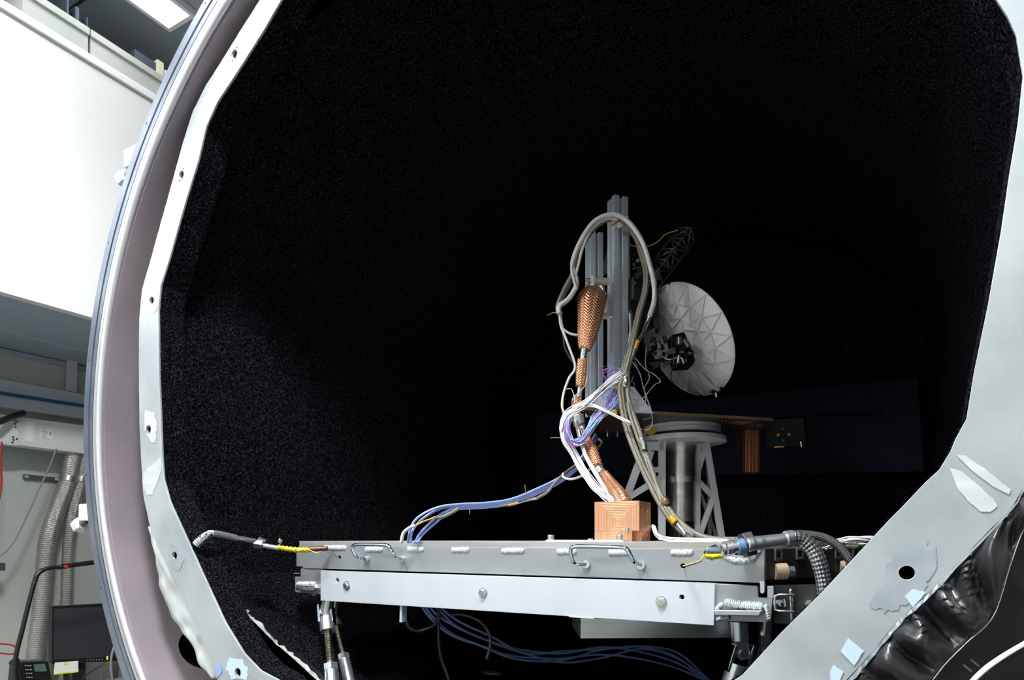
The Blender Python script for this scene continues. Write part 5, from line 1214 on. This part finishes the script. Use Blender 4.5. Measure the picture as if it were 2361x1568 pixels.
harness('cable_harness', 'thin braided lead with amber wrap at the low end of the blue cables', [('sleeve', [(1058, 1172, 2.43), (1040, 1183, 2.42), (1020, 1192, 2.41), (1000, 1194, 2.4)], .0062, 'gbraid'), ('amber_wrap', [(1000, 1194, 2.4), (975, 1203, 2.4), (958, 1212, 2.39)], .0032, 'amber'), ('sleeve', [(957, 1212, 2.38), (943, 1218, 2.38), (930, 1230, 2.38), (925, 1252, 2.38)], .0065, 'wbraid')])
bundle('wire_bundle', 'white wires fanned flat on the table behind the copper block', [(1506, 1212, 2.25), (1516, 1232, 2.2), (1540, 1243, 2.15), (1600, 1246, 2.12), (1680, 1246, 2.1)], 9, 4, .0024, ['whitewire'], 8, .6)
bundle('wire_bundle', 'loose grey and white wires at the right end of the table', [(1905, 1262, 2.0), (1935, 1252, 1.98), (1965, 1246, 1.96), (2010, 1248, 1.95), (2040, 1262, 1.95)], 12, 9, .0022, ['whitewire', 'greywire', 'whitewire'], 9)

# hoses
t = empty('flexible_hose', PT(750, 1268, 2.6), 'steel hose with yellow foil tape joining the table left end', 'hose')
cable('foil_sleeve', pxs([(452, 1257, 2.37), (461, 1248, 2.37), (470, 1240, 2.375), (480, 1233, 2.38)]), [.013 + .003 * (i % 3) for i in range(25)], 'foil', t, n=14)
cable('chrome_elbow', pxs([(466, 1243, 2.37), (475, 1236, 2.37), (487, 1229, 2.38)]), .0155, 'chrome', t, n=20)
cable('bellows', pxs([(486, 1230, 2.38), (505, 1232, 2.42), (525, 1236, 2.46), (545, 1241, 2.50)]), .0125, 'ribhose', t, n=20)
cable('pipe', pxs([(543, 1241, 2.50), (565, 1244, 2.53), (590, 1249, 2.56)]), .0105, 'steelw', t, n=20)
b = B(); b.cyl(PT(585, 1254, 2.56), PT(605, 1257, 2.57), .020, n=6); b.out('hex_nut', mat('tarnished_nut', (.33, .32, .27), .3, .9), t, bevel=.002)
B().cyl(PT(596, 1246, 2.58), PT(612, 1253, 2.58), .017, n=14).out('collar', 'dark_steel_and_shade', t, smooth=True)
cable('coupling', pxs([(604, 1257, 2.57), (625, 1261, 2.575), (642, 1264, 2.58)]), .0105, 'steelw', t, n=18)
rr = [.0105 + .0022 * math.sin(i * 2.1) for i in range(25)]
cable('taped_joint', pxs([(640, 1262, 2.58), (665, 1266, 2.58), (690, 1268, 2.585), (713, 1268, 2.59)]), rr, 'ytape', t, n=12)
cable('brown_pipe', pxs([(710, 1267, 2.59), (730, 1266, 2.6), (756, 1265, 2.61)]), .0105, 'brownpipe', t, n=18)
b = B(); b.ball(PT(646, 1246, 2.57), .009); b.cyl(PT(646, 1246, 2.57), PT(643, 1260, 2.58), .004, n=8); b.out('foil_knot', 'foil', t)
tag(cable('sensor_wire', pxs([(708, 1266, 2.565), (728, 1274, 2.56), (745, 1272, 2.56), (762, 1276, 2.57), (775, 1284, 2.6), (783, 1286, 2.66)]), .0019, 'yellow'), 'yellow wire from the taped joint into the left apron hole', 'wire')
tag(cable('sensor_wire', pxs([(735, 1274, 2.557), (750, 1271, 2.557), (766, 1276, 2.57), (778, 1284, 2.6)]), .0016, 'bluewire'), 'short blue wire beside the yellow one, left apron hole', 'wire')

t = empty('flexible_hose', PT(1640, 1275, 1.8), 'steel braided hose curving down at the right end of the table', 'hose')
TH = 1.80
cable('wrapped_end', pxs([(1632, 1283, TH), (1642, 1274, TH), (1655, 1268, TH)]), .017, 'blackfoil', t, n=16)
cable('yellow_tape', pxs([(1626, 1282, TH - .01), (1645, 1283, TH - .015), (1664, 1281, TH - .015)]), .0085, 'ytape', t, n=12)
cable('foil_cover', pxs([(1628, 1268, TH - .01), (1642, 1270, TH - .012), (1660, 1272, TH - .012)]), .0105, mat('grey_blue_foil', (.32, .40, .48), .25, .6, bump=.4, bscale=40), t, n=12)
for dx in (0, 10, 18):
    b = B(); d = (PT(1700, 1262, TH) - PT(1660, 1270, TH)).normalized(); b.ring(PT(1664 + dx, 1268 - dx * .2, TH), d, .015, .0215, .008, 28); b.out('band', 'steelw', t, smooth=True)
cable('nipple', pxs([(1678, 1266, TH), (1690, 1263, TH), (1702, 1261, TH)]), .0165, 'steelw', t, n=24)
b = B(); d = (PT(1735, 1254, TH) - PT(1700, 1261, TH)).normalized(); b.tube([PT(1700, 1262, TH), PT(1700, 1262, TH) + d * .032], .0225, 24); b.out('blue_band', 'bluetape', t, smooth=True)
B().cyl(PT(1712, 1258, TH + .01), PT(1735, 1253, TH + .01), .038, n=6).out('hex_nut', 'dark_steel_and_shade', t, bevel=.003)
cable('ferrule', pxs([(1722, 1257, TH - .01), (1745, 1253, TH - .01), (1775, 1249, TH - .01), (1814, 1243, TH - .01)]), [.021] * 6 + [.019] * 6 + [.018] * 13, 'steelw', t, n=28)
b = B(); b.tube([PT(1812, 1243, TH - .01), PT(1828, 1240, TH - .01)], .0225, 28); b.out('collar', 'steelw', t, smooth=True)
cable('braided_hose', pxs([(1826, 1241, TH - .01), (1848, 1244, TH - .01), (1870, 1262, TH - .015), (1886, 1290, TH - .02), (1896, 1325, TH - .02), (1902, 1365, TH - .02), (1904, 1410, TH - .02)]), .021, 'sbraid', t, n=30)
tag(cable('black_sleeve', pxs([(1815, 1232, 2.0), (1850, 1232, 1.98), (1890, 1237, 1.95), (1920, 1250, 1.92), (1945, 1272, 1.9), (1965, 1300, 1.88)]), .013, 'bbraid', n=16), 'black braided sleeve arching behind the steel hose', 'cable')
tag(cable('sensor_wire', pxs([(1624, 1280, 1.79), (1616, 1292, 1.8), (1600, 1298, 1.84), (1580, 1304, 1.9), (1575, 1305, 1.96)]), .0021, 'yellow'), 'yellow wire from the hose end into the right apron hole', 'wire')
tag(cable('sensor_wire', pxs([(1617, 1294, 1.798), (1602, 1300, 1.838), (1583, 1306, 1.9)]), .0018, 'bluewire'), 'short blue wire beside the yellow one, right apron hole', 'wire')
